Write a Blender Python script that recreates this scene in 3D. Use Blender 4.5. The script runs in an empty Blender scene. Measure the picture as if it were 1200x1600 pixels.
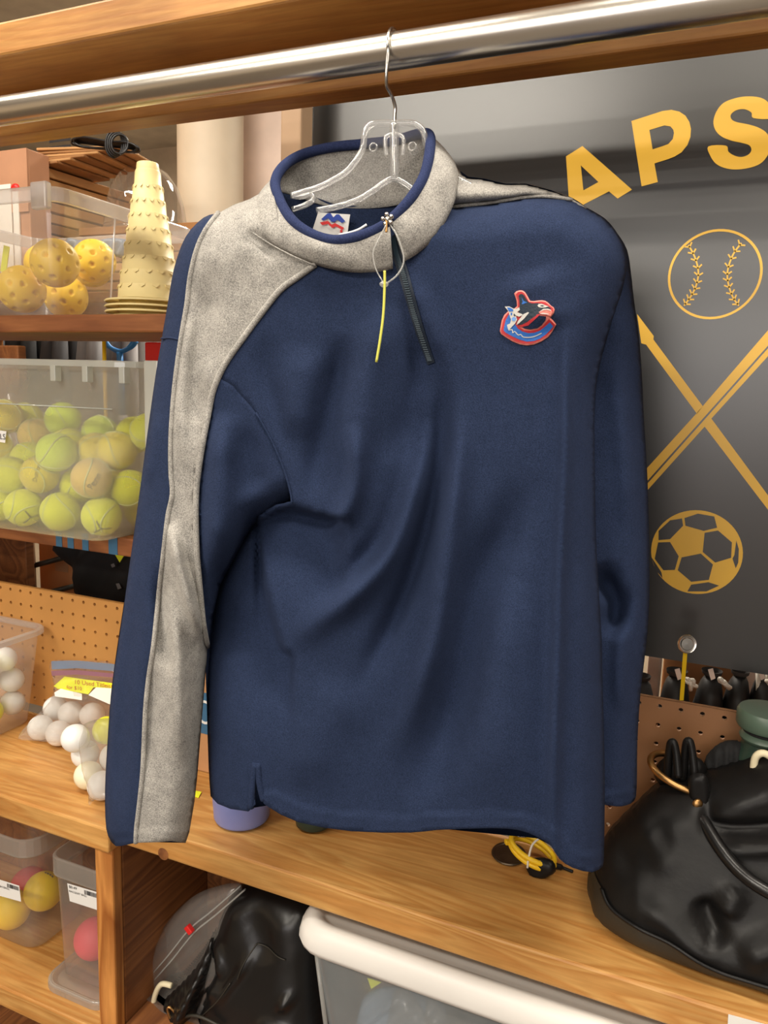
import bpy, bmesh, math, random
import numpy as np
from mathutils import Vector, Matrix, geometry, noise as mnoise

random.seed(7)
SC = bpy.context.scene
COL = SC.collection

# ------------------------------------------------------------------ camera
CZ = 1.45                                    # camera height above the floor
F = 1200.0                                   # focal length in pixels of a 1200 x 1600 frame
YAW, PIT, ROL = [math.radians(v) for v in (23.17, 9.02, 1.91)]
_cy, _sy, _cp, _sp = math.cos(YAW), math.sin(YAW), math.cos(PIT), math.sin(PIT)
CW = np.array([-_sy * _cp, _cy * _cp, -_sp])
_r0 = np.array([_cy, _sy, 0.0])
_u0 = np.cross(_r0, CW)
CR = _r0 * math.cos(ROL) + _u0 * math.sin(ROL)
CU = -_r0 * math.sin(ROL) + _u0 * math.cos(ROL)
CAM = np.array([0.0, 0.0, CZ])

cam_d = bpy.data.cameras.new('camera')
cam_d.sensor_fit = 'VERTICAL'
cam_d.sensor_height = 36.0
cam_d.sensor_width = 27.0
cam_d.lens = 36.0 * F / 1600.0
cam_d.clip_start = 0.02
cam = bpy.data.objects.new('camera', cam_d)
COL.objects.link(cam)
cam.matrix_world = Matrix(((CR[0], CU[0], -CW[0], 0), (CR[1], CU[1], -CW[1], 0),
                           (CR[2], CU[2], -CW[2], CZ), (0, 0, 0, 1)))
SC.camera = cam

# ------------------------------------------------------------------ light and exposure
SC.view_settings.view_transform = 'Standard'
SC.view_settings.look = 'None'
SC.view_settings.gamma = 1.0
SC.view_settings.use_curve_mapping = False
SC.view_settings.exposure = 0.0
w = bpy.data.worlds.new('room_light')
SC.world = w
w.use_nodes = True
w.node_tree.nodes['Background'].inputs[0].default_value = (1.0, 0.92, 0.82, 1)
w.node_tree.nodes['Background'].inputs[1].default_value = 0.30


def area(name, loc, sx, sy, power, col=(1.0, 0.92, 0.80), rot=(0, 0, 0)):
    l = bpy.data.lights.new(name, 'AREA')
    l.shape = 'RECTANGLE'
    l.size, l.size_y, l.energy, l.color = sx, sy, power, col
    o = bpy.data.objects.new(name, l)
    o.location = loc
    o.rotation_euler = rot
    COL.objects.link(o)
    return o


for lx, ly, lp in ((-1.15, 0.36, 24), (0.45, 0.36, 26), (-1.1, -1.15, 52), (0.5, -1.0, 16), (-1.3, -2.5, 42), (0.9, -2.5, 26), (-0.8, -4.4, 34), (1.2, -4.4, 40),
                   (0.2, -6.2, 44), (1.8, -6.2, 44), (0.2, -8.0, 44), (1.8, -8.0, 44), (-1.3, 2.3, 95), (0.9, 2.6, 14)):
    area('ceiling_lamp', (lx, ly, 2.66), 1.2, 0.25, lp)


# added fill light by the unseen front wall, reaching in under the canopy
area('front_fill_light', (0.3, -8.85, 1.95), 6.0, 1.3, 95, (0.95, 0.97, 1.0), (math.radians(90), 0, 0))


# ------------------------------------------------------------------ pixel -> place helpers
def rays(px, py):
    px = np.asarray(px, float)[..., None]
    py = np.asarray(py, float)[..., None]
    return CW + CR * (px - 600) / F - CU * (py - 800) / F


def at(px, py, Y):
    d = rays(px, py)
    return CAM + d * (np.asarray(Y, float)[..., None] / d[..., 1:2])


def atz(px, py, z):
    d = rays(px, py)
    return CAM + d * ((np.asarray(z, float)[..., None] - CZ) / d[..., 2:3])


def atd(px, py, t):
    return CAM + rays(px, py) * np.asarray(t, float)[..., None]


# ------------------------------------------------------------------ materials
def lin(c):
    return tuple(((v / 255.0) / 12.92 if v <= 10 else (((v / 255.0) + 0.055) / 1.055) ** 2.4) for v in c)


def _new(name):
    m = bpy.data.materials.new(name)
    m.use_nodes = True
    nt = m.node_tree
    for n in list(nt.nodes):
        nt.nodes.remove(n)
    out = nt.nodes.new('ShaderNodeOutputMaterial')
    return m, nt, out


def mat(name, col, rough=0.6, metal=0.0, bump=0.0, bscale=60.0, vary=0.12, vscale=9.0, sheen=0.0, spec=0.5, coat=0.0):
    m, nt, out = _new(name)
    b = nt.nodes.new('ShaderNodeBsdfPrincipled')
    c = lin(col)
    tc = nt.nodes.new('ShaderNodeTexCoord')
    n = nt.nodes.new('ShaderNodeTexNoise')
    n.inputs['Scale'].default_value = vscale
    n.inputs['Detail'].default_value = 4
    nt.links.new(tc.outputs['Object'], n.inputs['Vector'])
    r = nt.nodes.new('ShaderNodeValToRGB')
    r.color_ramp.elements[0].position = 0.3
    r.color_ramp.elements[1].position = 0.7
    r.color_ramp.elements[0].color = tuple(v * (1 - vary) for v in c) + (1,)
    r.color_ramp.elements[1].color = tuple(min(1, v * (1 + vary)) for v in c) + (1,)
    nt.links.new(n.outputs['Fac'], r.inputs[0])
    nt.links.new(r.outputs[0], b.inputs['Base Color'])
    b.inputs['Roughness'].default_value = rough
    b.inputs['Metallic'].default_value = metal
    b.inputs['Specular IOR Level'].default_value = spec
    b.inputs['Sheen Weight'].default_value = sheen
    b.inputs['Sheen Roughness'].default_value = 0.6
    b.inputs['Coat Weight'].default_value = coat
    b.inputs['Coat Roughness'].default_value = 0.32
    if bump:
        n2 = nt.nodes.new('ShaderNodeTexNoise')
        n2.inputs['Scale'].default_value = bscale
        n2.inputs['Detail'].default_value = 3
        nt.links.new(tc.outputs['Object'], n2.inputs['Vector'])
        bp = nt.nodes.new('ShaderNodeBump')
        bp.inputs['Strength'].default_value = bump
        bp.inputs['Distance'].default_value = 0.002
        nt.links.new(n2.outputs['Fac'], bp.inputs['Height'])
        nt.links.new(bp.outputs[0], b.inputs['Normal'])
    nt.links.new(b.outputs[0], out.inputs[0])
    return m


def wood(name, light, dark, axis=0, rough=0.42, ring=11.0):
    """sawn softwood: growth rings stretched along one axis, fine pores, worn blotches"""
    m, nt, out = _new(name)
    L, N = nt.links.new, nt.nodes.new
    b = N('ShaderNodeBsdfPrincipled')
    tc = N('ShaderNodeTexCoord')
    mp = N('ShaderNodeMapping')
    s = [1.0, 1.0, 1.0]
    s[axis] = 0.09
    mp.inputs['Scale'].default_value = s
    L(tc.outputs['Object'], mp.inputs['Vector'])
    n1 = N('ShaderNodeTexNoise')
    n1.inputs['Scale'].default_value = ring
    n1.inputs['Detail'].default_value = 2
    n1.inputs['Distortion'].default_value = 0.4
    L(mp.outputs[0], n1.inputs['Vector'])
    mul = N('ShaderNodeMath'); mul.operation = 'MULTIPLY'; mul.inputs[1].default_value = 13
    L(n1.outputs['Fac'], mul.inputs[0])
    fr = N('ShaderNodeMath'); fr.operation = 'FRACT'
    L(mul.outputs[0], fr.inputs[0])
    ramp = N('ShaderNodeValToRGB')
    e = ramp.color_ramp.elements
    e[0].position, e[0].color = 0.0, tuple(lin(light)) + (1,)
    e[1].position, e[1].color = 1.0, tuple(lin(light)) + (1,)
    mid = e.new(0.72); mid.color = tuple(lin(dark)) + (1,)
    L(fr.outputs[0], ramp.inputs[0])
    n2 = N('ShaderNodeTexNoise')
    n2.inputs['Scale'].default_value = 7
    n2.inputs['Detail'].default_value = 5
    L(tc.outputs['Object'], n2.inputs['Vector'])
    r2 = N('ShaderNodeValToRGB')
    r2.color_ramp.elements[0].position = 0.25
    r2.color_ramp.elements[1].position = 0.7
    r2.color_ramp.elements[0].color = (0.70, 0.63, 0.54, 1)
    r2.color_ramp.elements[1].color = (1.05, 1.05, 1.05, 1)
    L(n2.outputs['Fac'], r2.inputs[0])
    n3 = N('ShaderNodeTexNoise')
    n3.inputs['Scale'].default_value = 220
    n3.inputs['Detail'].default_value = 3
    L(mp.outputs[0], n3.inputs['Vector'])
    mx = N('ShaderNodeMix'); mx.data_type = 'RGBA'; mx.blend_type = 'MULTIPLY'
    mx.inputs['Factor'].default_value = 1.0
    L(ramp.outputs[0], mx.inputs['A']); L(r2.outputs[0], mx.inputs['B'])
    r3 = N('ShaderNodeValToRGB')
    r3.color_ramp.elements[0].position = 0.38
    r3.color_ramp.elements[1].position = 0.62
    r3.color_ramp.elements[0].color = (0.90, 0.88, 0.84, 1)
    r3.color_ramp.elements[1].color = (1.04, 1.04, 1.04, 1)
    L(n3.outputs['Fac'], r3.inputs[0])
    mx2 = N('ShaderNodeMix'); mx2.data_type = 'RGBA'; mx2.blend_type = 'MULTIPLY'
    mx2.inputs['Factor'].default_value = 1.0
    L(mx.outputs['Result'], mx2.inputs['A']); L(r3.outputs[0], mx2.inputs['B'])
    L(mx2.outputs['Result'], b.inputs['Base Color'])
    b.inputs['Roughness'].default_value = rough
    bp = N('ShaderNodeBump')
    bp.inputs['Strength'].default_value = 0.25
    bp.inputs['Distance'].default_value = 0.001
    L(n3.outputs['Fac'], bp.inputs['Height'])
    L(bp.outputs[0], b.inputs['Normal'])
    L(b.outputs[0], out.inputs[0])
    return m


def fleece(name, a, bcol, heather=0.0, scale=900):
    m, nt, out = _new(name)
    L, N = nt.links.new, nt.nodes.new
    b = N('ShaderNodeBsdfPrincipled')
    tc = N('ShaderNodeTexCoord')
    n = N('ShaderNodeTexNoise')
    n.inputs['Scale'].default_value = scale
    n.inputs['Detail'].default_value = 4
    n.inputs['Roughness'].default_value = 0.7
    L(tc.outputs['Object'], n.inputs['Vector'])
    n0 = N('ShaderNodeTexNoise')
    n0.inputs['Scale'].default_value = 70
    n0.inputs['Detail'].default_value = 5
    L(tc.outputs['Object'], n0.inputs['Vector'])
    ad = N('ShaderNodeMath'); ad.operation = 'MULTIPLY_ADD'
    ad.inputs[1].default_value = 0.3 if heather else 0.12
    L(n0.outputs['Fac'], ad.inputs[0]); L(n.outputs['Fac'], ad.inputs[2])
    r = N('ShaderNodeValToRGB')
    r.color_ramp.elements[0].position = 0.44 if heather else 0.36
    r.color_ramp.elements[1].position = 0.8 if heather else 0.76
    r.color_ramp.elements[0].color = lin(a) + (1,)
    r.color_ramp.elements[1].color = lin(bcol) + (1,)
    L(ad.outputs[0], r.inputs[0])
    L(r.outputs[0], b.inputs['Base Color'])
    b.inputs['Roughness'].default_value = 0.95
    b.inputs['Specular IOR Level'].default_value = 0.15
    b.inputs['Sheen Weight'].default_value = 0.28
    b.inputs['Sheen Roughness'].default_value = 0.55
    b.inputs['Sheen Tint'].default_value = lin(bcol) + (1,)
    bp = N('ShaderNodeBump')
    bp.inputs['Strength'].default_value = 0.6
    bp.inputs['Distance'].default_value = 0.0011
    L(n.outputs['Fac'], bp.inputs['Height'])
    L(bp.outputs[0], b.inputs['Normal'])
    L(b.outputs[0], out.inputs[0])
    return m


def frosted(name, col, haze=0.35, gloss=0.06, grough=0.15, trans=(255, 255, 255), thru=0.5):
    """thin translucent plastic: part of the light passes, part is scattered, a little mirrors"""
    m, nt, out = _new(name)
    L, N = nt.links.new, nt.nodes.new
    t = N('ShaderNodeBsdfTransparent'); t.inputs[0].default_value = lin(trans) + (1,)
    d = N('ShaderNodeBsdfDiffuse'); d.inputs[0].default_value = lin(col) + (1,)
    s = N('ShaderNodeBsdfTranslucent'); s.inputs[0].default_value = lin(col) + (1,)
    g = N('ShaderNodeBsdfGlossy'); g.inputs['Roughness'].default_value = grough
    ds = N('ShaderNodeMixShader'); ds.inputs[0].default_value = thru
    L(d.outputs[0], ds.inputs[1]); L(s.outputs[0], ds.inputs[2])
    tc = N('ShaderNodeTexCoord')
    n = N('ShaderNodeTexNoise'); n.inputs['Scale'].default_value = 14
    L(tc.outputs['Object'], n.inputs['Vector'])
    mr = N('ShaderNodeMapRange')
    mr.inputs['To Min'].default_value = haze * 0.8
    mr.inputs['To Max'].default_value = haze * 1.2
    L(n.outputs['Fac'], mr.inputs['Value'])
    a = N('ShaderNodeMixShader')
    L(mr.outputs[0], a.inputs[0]); L(t.outputs[0], a.inputs[1]); L(ds.outputs[0], a.inputs[2])
    lw = N('ShaderNodeLayerWeight'); lw.inputs[0].default_value = 0.25
    mm = N('ShaderNodeMath'); mm.operation = 'MULTIPLY_ADD'
    mm.inputs[1].default_value = 0.35; mm.inputs[2].default_value = gloss
    L(lw.outputs['Facing'], mm.inputs[0])
    f = N('ShaderNodeMixShader')
    L(mm.outputs[0], f.inputs[0]); L(a.outputs[0], f.inputs[1]); L(g.outputs[0], f.inputs[2])
    L(f.outputs[0], out.inputs[0])
    return m


M = {}
M['wood'] = wood('orange_pine', (196, 144, 78), (182, 126, 64), 0, 0.5, 10)
M['wood_z'] = wood('orange_pine_upright', (212, 146, 78), (160, 96, 42), 2)
M['wood_y'] = wood('dark_brown_board', (150, 96, 52), (112, 66, 34), 1, 0.6)  # darker brown tone for the divider side, back and rear boards
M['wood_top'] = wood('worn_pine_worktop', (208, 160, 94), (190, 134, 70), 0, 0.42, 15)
M['wood_red'] = wood('reddish_pine', (156, 98, 56), (128, 74, 40), 0, 0.5)
M['peg_b'] = mat('brown_hardboard', (146, 102, 66), 0.55, bump=0.1, vary=0.1)
M['peg'] = mat('hardboard', (190, 136, 72), 0.55, bump=0.1, vary=0.1)
M['chrome'] = mat('brushed_chrome', (225, 220, 210), 0.27, 1.0, vary=0.05)
M['wire'] = mat('steel_wire', (190, 188, 184), 0.25, 1.0, vary=0.03)
M['navy'] = fleece('navy_fleece', (25, 35, 56), (48, 60, 90))
M['grey'] = fleece('heather_grey_fleece', (100, 99, 97), (184, 180, 173), 1.0, 800)
M['bind'] = fleece('navy_binding', (32, 40, 68), (54, 64, 102))
M['zip'] = mat('zipper_tape', (22, 34, 50), 0.7, vary=0.3, vscale=300)
M['zipteeth'] = mat('zipper_teeth', (36, 54, 66), 0.4)
M['tear'] = mat('silver', (200, 196, 190), 0.25, 1.0)
M['white'] = mat('white_label', (232, 230, 226), 0.7, vary=0.03)
M['paper'] = mat('white_paper', (236, 232, 222), 0.8, vary=0.04)
M['ink'] = mat('black_ink', (50, 48, 50), 0.7)
M['ink_grey'] = mat('grey_ink', (110, 104, 84), 0.7)
M['blue'] = mat('blue_thread', (46, 110, 196), 0.6, bump=0.2, bscale=500)
M['lblue'] = mat('pale_blue_thread', (110, 160, 226), 0.6)
M['orca'] = mat('dark_teal_thread', (24, 42, 58), 0.5, bump=0.2, bscale=500)
M['salmon'] = mat('salmon_thread', (222, 128, 116), 0.6, bump=0.2, bscale=500)
M['red'] = mat('red_thread', (190, 44, 52), 0.6)
M['silverthread'] = mat('silver_thread', (206, 204, 198), 0.5)
M['logo_blue'] = mat('label_blue', (36, 66, 160), 0.7)
M['logo_red'] = mat('label_red', (214, 44, 44), 0.7)
M['banner'] = mat('black_vinyl', (17, 16, 15), 0.3, vary=0.06, spec=0.8, coat=0.5)
M['gold'] = mat('gold_print', (216, 170, 58), 0.35, vary=0.05)
M['tennis'] = mat('tennis_felt', (232, 238, 62), 0.95, bump=0.5, bscale=500, sheen=0.3)
M['tennis_b'] = mat('bright_tennis_felt', (222, 252, 76), 0.95, bump=0.5, bscale=500, sheen=0.3)
M['tennis_y'] = mat('worn_tennis_felt', (240, 220, 74), 0.95, bump=0.5, bscale=500, sheen=0.3)
M['tennis_t'] = mat('tan_tennis_felt', (232, 200, 108), 0.95, bump=0.5, bscale=500, sheen=0.3)
M['seam'] = mat('tennis_seam', (214, 220, 160), 0.8)
M['pickle'] = mat('yellow_ball_plastic', (252, 210, 44), 0.45, vary=0.05)
M['golf'] = mat('golf_ball', (238, 238, 234), 0.3, vary=0.02)
M['golf_y'] = mat('yellow_golf_ball', (236, 238, 40), 0.3, vary=0.05)
M['golf_c'] = mat('cream_golf_ball', (232, 226, 196), 0.3, vary=0.03)
M['bin'] = frosted('frosted_bin', (244, 248, 240), 0.31, thru=0.6)
M['bin_rim'] = frosted('milky_rim', (232, 236, 230), 0.72)
M['clear_bin'] = frosted('clear_bin', (230, 222, 214), 0.22)
M['clear_rim'] = frosted('clear_rim', (232, 228, 226), 0.6)
M['tub'] = frosted('tub_plastic', (206, 198, 186), 0.27)
M['tub_rim'] = frosted('tub_rim', (214, 208, 198), 0.42)
M['film'] = frosted('plastic_film', (240, 240, 240), 0.09, 0.08, 0.1)
M['film_grey'] = frosted('grey_plastic_film', (206, 200, 194), 0.22, 0.05, 0.2)
M['clearhard'] = frosted('clear_hanger_plastic', (236, 236, 234), 0.2, 0.11, 0.12)
M['glass'] = frosted('bowl_glass', (220, 220, 216), 0.05, 0.22, 0.02)
M['tote'] = frosted('tote_plastic', (214, 224, 228), 0.42)
M['lid'] = mat('white_lid', (232, 228, 222), 0.4, vary=0.03)
M['cone'] = mat('cream_cone', (240, 222, 160), 0.5, vary=0.05)
M['kraft'] = mat('kraft_paper', (188, 142, 92), 0.85, vary=0.14)
M['kraft_d'] = mat('kraft_paper_dark', (150, 106, 64), 0.85, vary=0.2)
M['carton'] = mat('carton', (188, 140, 96), 0.85)
M['carton_p'] = mat('pinkish_carton', (184, 136, 104), 0.85)
M['leather'] = mat('black_leather', (19, 18, 18), 0.42, bump=0.15, bscale=140, spec=0.25)
M['leather_s'] = mat('glossy_black_leather', (20, 19, 19), 0.3, bump=0.1, bscale=90, spec=0.5)
M['leather_o'] = mat('olive_black_trim', (44, 40, 32), 0.55, bump=0.3, bscale=90)
M['brass'] = mat('aged_brass', (176, 136, 86), 0.35, 1.0)
M['cream'] = mat('cream_plastic', (232, 220, 184), 0.5)
M['post_paint'] = mat('cream_paint', (222, 208, 184), 0.5, vary=0.06)
M['pale'] = mat('pale_paint', (226, 206, 192), 0.6)
M['beige'] = mat('beige_paint', (172, 142, 112), 0.6)
M['wall'] = mat('wall_paint', (196, 178, 152), 0.8)
M['ceil'] = mat('ceiling_paint', (190, 180, 164), 0.9)
M['floor'] = mat('floor_vinyl', (84, 74, 64), 0.5)
M['black'] = mat('black_fabric', (20, 20, 21), 0.85, bump=0.3)
M['charcoal'] = mat('charcoal_fabric', (54, 53, 55), 0.85, bump=0.3)
M['grey_cloth'] = mat('grey_fabric', (112, 110, 110), 0.85)
M['peri'] = mat('periwinkle_plastic', (128, 142, 206), 0.4)
M['green'] = mat('dark_green_plastic', (44, 62, 52), 0.35)
M['green_l'] = mat('grey_green_plastic', (78, 96, 82), 0.4)
M['yellow'] = mat('yellow_plastic', (232, 190, 30), 0.4)
M['neon'] = mat('neon_yellow_paper', (232, 238, 40), 0.7)
M['limey'] = mat('lime_filament', (206, 206, 90), 0.5)
M['redp'] = mat('red_plastic', (222, 36, 34), 0.4)
M['redink'] = mat('red_ink', (196, 84, 36), 0.7)
M['bluep'] = mat('blue_plastic', (40, 120, 190), 0.4)
M['bluepaint'] = mat('blue_paint', (56, 104, 140), 0.6)
M['zipblue'] = frosted('blue_zip_strip', (130, 170, 216), 0.75)
M['zippurple'] = frosted('purple_zip_strip', (176, 120, 160), 0.75)
M['zipclear'] = frosted('clear_zip_strip', (226, 226, 222), 0.5)
M['pink'] = mat('pink_rubber', (250, 96, 108), 0.55, vary=0.04)
M['yrub'] = mat('yellow_rubber', (248, 212, 32), 0.55, vary=0.04)
M['coin'] = mat('dull_metal_disc', (92, 80, 66), 0.4, 0.9, vary=0.2, vscale=60)
M['cable'] = mat('black_cable', (26, 25, 26), 0.4)
M['steelgrey'] = mat('grey_metal', (120, 106, 94), 0.5, 0.4)
M['sock'] = mat('grey_blue_plastic_bag', (140, 154, 172), 0.4)
M['lace'] = mat('white_lace', (214, 208, 196), 0.8)
M['shoe'] = mat('black_shoe', (24, 23, 24), 0.6)
M['shoe_l'] = mat('shoe_lining', (60, 56, 54), 0.9)
M['stripe'] = mat('grey_green_print', (120, 126, 116), 0.8)


# ------------------------------------------------------------------ object helpers
def link(name, V, Fc, m, parent=None, smooth=True, origin=None, label=None, cat=None, group=None, kind=None):
    V = np.asarray(V, float).reshape(-1, 3)
    if parent is not None:
        org = np.array(parent['_org'])
    else:
        if origin is None:
            origin = (V[:, 0].mean(), V[:, 1].mean(), V[:, 2].min())
        org = np.array(origin, float)
    me = bpy.data.meshes.new(name)
    me.from_pydata((V - org).tolist(), [], [list(map(int, f)) for f in Fc])
    me.validate()
    if smooth:
        me.polygons.foreach_set('use_smooth', [True] * len(me.polygons))
    me.materials.append(m)
    o = bpy.data.objects.new(name, me)
    COL.objects.link(o)
    o['_org'] = [float(v) for v in org]
    if parent is not None:
        o.parent = parent
    else:
        o.location = org.tolist()
    tag(o, label, cat, group, kind)
    return o


def tag(o, label=None, cat=None, group=None, kind=None):
    if label: o['label'] = label
    if cat: o['category'] = cat
    if group: o['group'] = group
    if kind: o['kind'] = kind
    return o


def thing(name, label, cat, loc, group=None, kind=None):
    o = bpy.data.objects.new(name, None)
    o.empty_display_size = 0.03
    COL.objects.link(o)
    o.location = [float(v) for v in loc]
    o['_org'] = [float(v) for v in loc]
    return tag(o, label, cat, group, kind)


def sub(o):
    """use a part as parent of sub-parts built in world coordinates (its own offset is zero)"""
    return o


def copy_thing(root, loc, label=None, group=None):
    r = root.copy(); COL.objects.link(r)
    r.location = [float(v) for v in loc]
    if label: r['label'] = label
    if group: r['group'] = group
    for ch in list(root.children):
        c = ch.copy(); COL.objects.link(c); c.parent = r
    return r


def sharp(o, ang=40):
    o.data.set_sharp_from_angle(angle=math.radians(ang))
    return o


def bev(o, width=0.002, seg=2):
    b = o.modifiers.new('bevel', 'BEVEL')
    b.width = width; b.segments = seg; b.limit_method = 'ANGLE'; b.angle_limit = math.radians(35)
    return o


def solid(o, th, off=-1.0):
    s = o.modifiers.new('solidify', 'SOLIDIFY')
    s.thickness = th; s.offset = off
    return o


def boxg(a, b, R=None, c=None):
    (x0, y0, z0), (x1, y1, z1) = a, b
    V = np.array([(x0, y0, z0), (x1, y0, z0), (x1, y1, z0), (x0, y1, z0), (x0, y0, z1), (x1, y0, z1), (x1, y1, z1), (x0, y1, z1)], float)
    if R is not None:
        c = V.mean(0) if c is None else np.array(c)
        V = (V - c) @ np.array(R).T + c
    Fc = [(0, 3, 2, 1), (4, 5, 6, 7), (0, 1, 5, 4), (1, 2, 6, 5), (2, 3, 7, 6), (3, 0, 4, 7)]
    return V, Fc


def rotz(a):
    c, s = math.cos(a), math.sin(a)
    return np.array([[c, -s, 0], [s, c, 0], [0, 0, 1]])


def roty(a):
    c, s = math.cos(a), math.sin(a)
    return np.array([[c, 0, s], [0, 1, 0], [-s, 0, c]])


def rotx(a):
    c, s = math.cos(a), math.sin(a)
    return np.array([[1, 0, 0], [0, c, -s], [0, s, c]])


def cat_(*geos):
    V, Fc, k = [], [], 0
    for v, f in geos:
        v = np.asarray(v, float)
        V.append(v)
        Fc += [tuple(i + k for i in q) for q in f]
        k += len(v)
    return np.vstack(V), Fc


def spline(P, n=8, closed=False):
    """Catmull-Rom through the points"""
    P = np.asarray(P, float)
    N = len(P)
    out = []
    rng = range(N if closed else N - 1)
    for i in rng:
        if closed:
            a, b, c, d = P[(i - 1) % N], P[i], P[(i + 1) % N], P[(i + 2) % N]
        else:
            a, b, c, d = P[max(i - 1, 0)], P[i], P[i + 1], P[min(i + 2, N - 1)]
        for k in range(n):
            t = k / n
            out.append(0.5 * ((2 * b) + (c - a) * t + (2 * a - 5 * b + 4 * c - d) * t * t + (3 * b - a - 3 * c + d) * t ** 3))
    if not closed:
        out.append(P[-1])
    return np.array(out)


def tubeg(path, r, seg=8, closed=False, flat=1.0, caps=True):
    P = np.asarray(path, float)
    N = len(P)
    rr = np.full(N, r) if np.isscalar(r) else np.asarray(r, float)
    T = np.zeros_like(P)
    for i in range(N):
        a = P[(i + 1) % N] if (closed or i < N - 1) else P[i]
        b = P[(i - 1) % N] if (closed or i > 0) else P[i]
        T[i] = (a - b) / (np.linalg.norm(a - b) + 1e-12)
    ref = np.array([0, 0, 1.0]) if abs(T[0][2]) < 0.9 else np.array([1.0, 0, 0])
    u = np.cross(T[0], ref); u /= np.linalg.norm(u)
    V, Fc = [], []
    for i in range(N):
        u = u - T[i] * (u @ T[i]); u /= np.linalg.norm(u) + 1e-12
        v = np.cross(T[i], u)
        for k in range(seg):
            a = 2 * math.pi * k / seg
            V.append(P[i] + rr[i] * (math.cos(a) * u + math.sin(a) * v * flat))
    M_ = N if closed else N - 1
    for i in range(M_):
        j = (i + 1) % N
        for k in range(seg):
            l = (k + 1) % seg
            Fc.append((i * seg + k, i * seg + l, j * seg + l, j * seg + k))
    if caps and not closed:
        Fc.append(tuple(range(seg))[::-1])
        Fc.append(tuple((N - 1) * seg + k for k in range(seg)))
    return np.array(V), Fc


def latheg(prof, seg=32, c=(0, 0, 0), R=None, cap=False):
    V, Fc = [], []
    for r, z in prof:
        for k in range(seg):
            a = 2 * math.pi * k / seg
            V.append((r * math.cos(a), r * math.sin(a), z))
    for i in range(len(prof) - 1):
        for k in range(seg):
            l = (k + 1) % seg
            Fc.append((i * seg + k, i * seg + l, (i + 1) * seg + l, (i + 1) * seg + k))
    if cap:
        Fc.append(tuple(range(seg))[::-1])
        Fc.append(tuple((len(prof) - 1) * seg + k for k in range(seg)))
    V = np.array(V, float)
    if R is not None:
        V = V @ np.array(R).T
    return V + np.array(c, float), Fc


def rrect(x0, x1, y0, y1, r, n=5):
    P = []
    for cx, cy, a0 in ((x1 - r, y0 + r, -90), (x1 - r, y1 - r, 0), (x0 + r, y1 - r, 90), (x0 + r, y0 + r, 180)):
        for k in range(n + 1):
            a = math.radians(a0 + 90 * k / n)
            P.append((cx + r * math.cos(a), cy + r * math.sin(a)))
    return P


def loftg(rings, cap0=False, cap1=False):
    n = len(rings[0])
    V = np.vstack([np.asarray(r, float) for r in rings])
    Fc = []
    for i in range(len(rings) - 1):
        for k in range(n):
            l = (k + 1) % n
            Fc.append((i * n + k, i * n + l, (i + 1) * n + l, (i + 1) * n + k))
    if cap0: Fc.append(tuple(range(n))[::-1])
    if cap1: Fc.append(tuple((len(rings) - 1) * n + k for k in range(n)))
    return V, Fc


def ring3(x0, x1, y0, y1, r, z):
    return [(p[0], p[1], z) for p in rrect(x0, x1, y0, y1, r)]


def sphereg(c, r, seg=24, rings=14):
    V, Fc = [(0, 0, -1)], []
    for i in range(1, rings):
        a = -math.pi / 2 + math.pi * i / rings
        for k in range(seg):
            b = 2 * math.pi * k / seg
            V.append((math.cos(a) * math.cos(b), math.cos(a) * math.sin(b), math.sin(a)))
    V.append((0, 0, 1))
    for k in range(seg):
        l = (k + 1) % seg
        Fc.append((0, 1 + l, 1 + k))
        Fc.append((len(V) - 1, 1 + (rings - 2) * seg + k, 1 + (rings - 2) * seg + l))
        for i in range(rings - 2):
            Fc.append((1 + i * seg + k, 1 + i * seg + l, 1 + (i + 1) * seg + l, 1 + (i + 1) * seg + k))
    return np.array(V) * r + np.array(c), Fc


# ------------------------------------------------------------------ sheets cut to an outline
def inside(px, py, poly):
    c = np.zeros(len(px), bool)
    n = len(poly)
    for i in range(n):
        x0, y0 = poly[i]; x1, y1 = poly[(i + 1) % n]
        if y0 == y1: continue
        hit = ((y0 > py) != (y1 > py)) & (px < (x1 - x0) * (py - y0) / (y1 - y0) + x0)
        c ^= hit
    return c


def pdist(px, py, line, closed=False):
    L = np.asarray(line, float)
    best = np.full(np.shape(px), 1e9)
    m = len(L) if closed else len(L) - 1
    for i in range(m):
        a, b = L[i], L[(i + 1) % len(L)]
        d = b - a
        l2 = d @ d + 1e-9
        t = np.clip(((px - a[0]) * d[0] + (py - a[1]) * d[1]) / l2, 0, 1)
        best = np.minimum(best, np.hypot(px - a[0] - t * d[0], py - a[1] - t * d[1]))
    return best


def resample(P, step):
    P = np.asarray(P, float)
    out = []
    n = len(P)
    for i in range(n):
        a, b = P[i], P[(i + 1) % n]
        k = max(1, int(round(np.linalg.norm(b - a) / step)))
        for j in range(k):
            out.append(a + (b - a) * j / k)
    return np.array(out)


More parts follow.
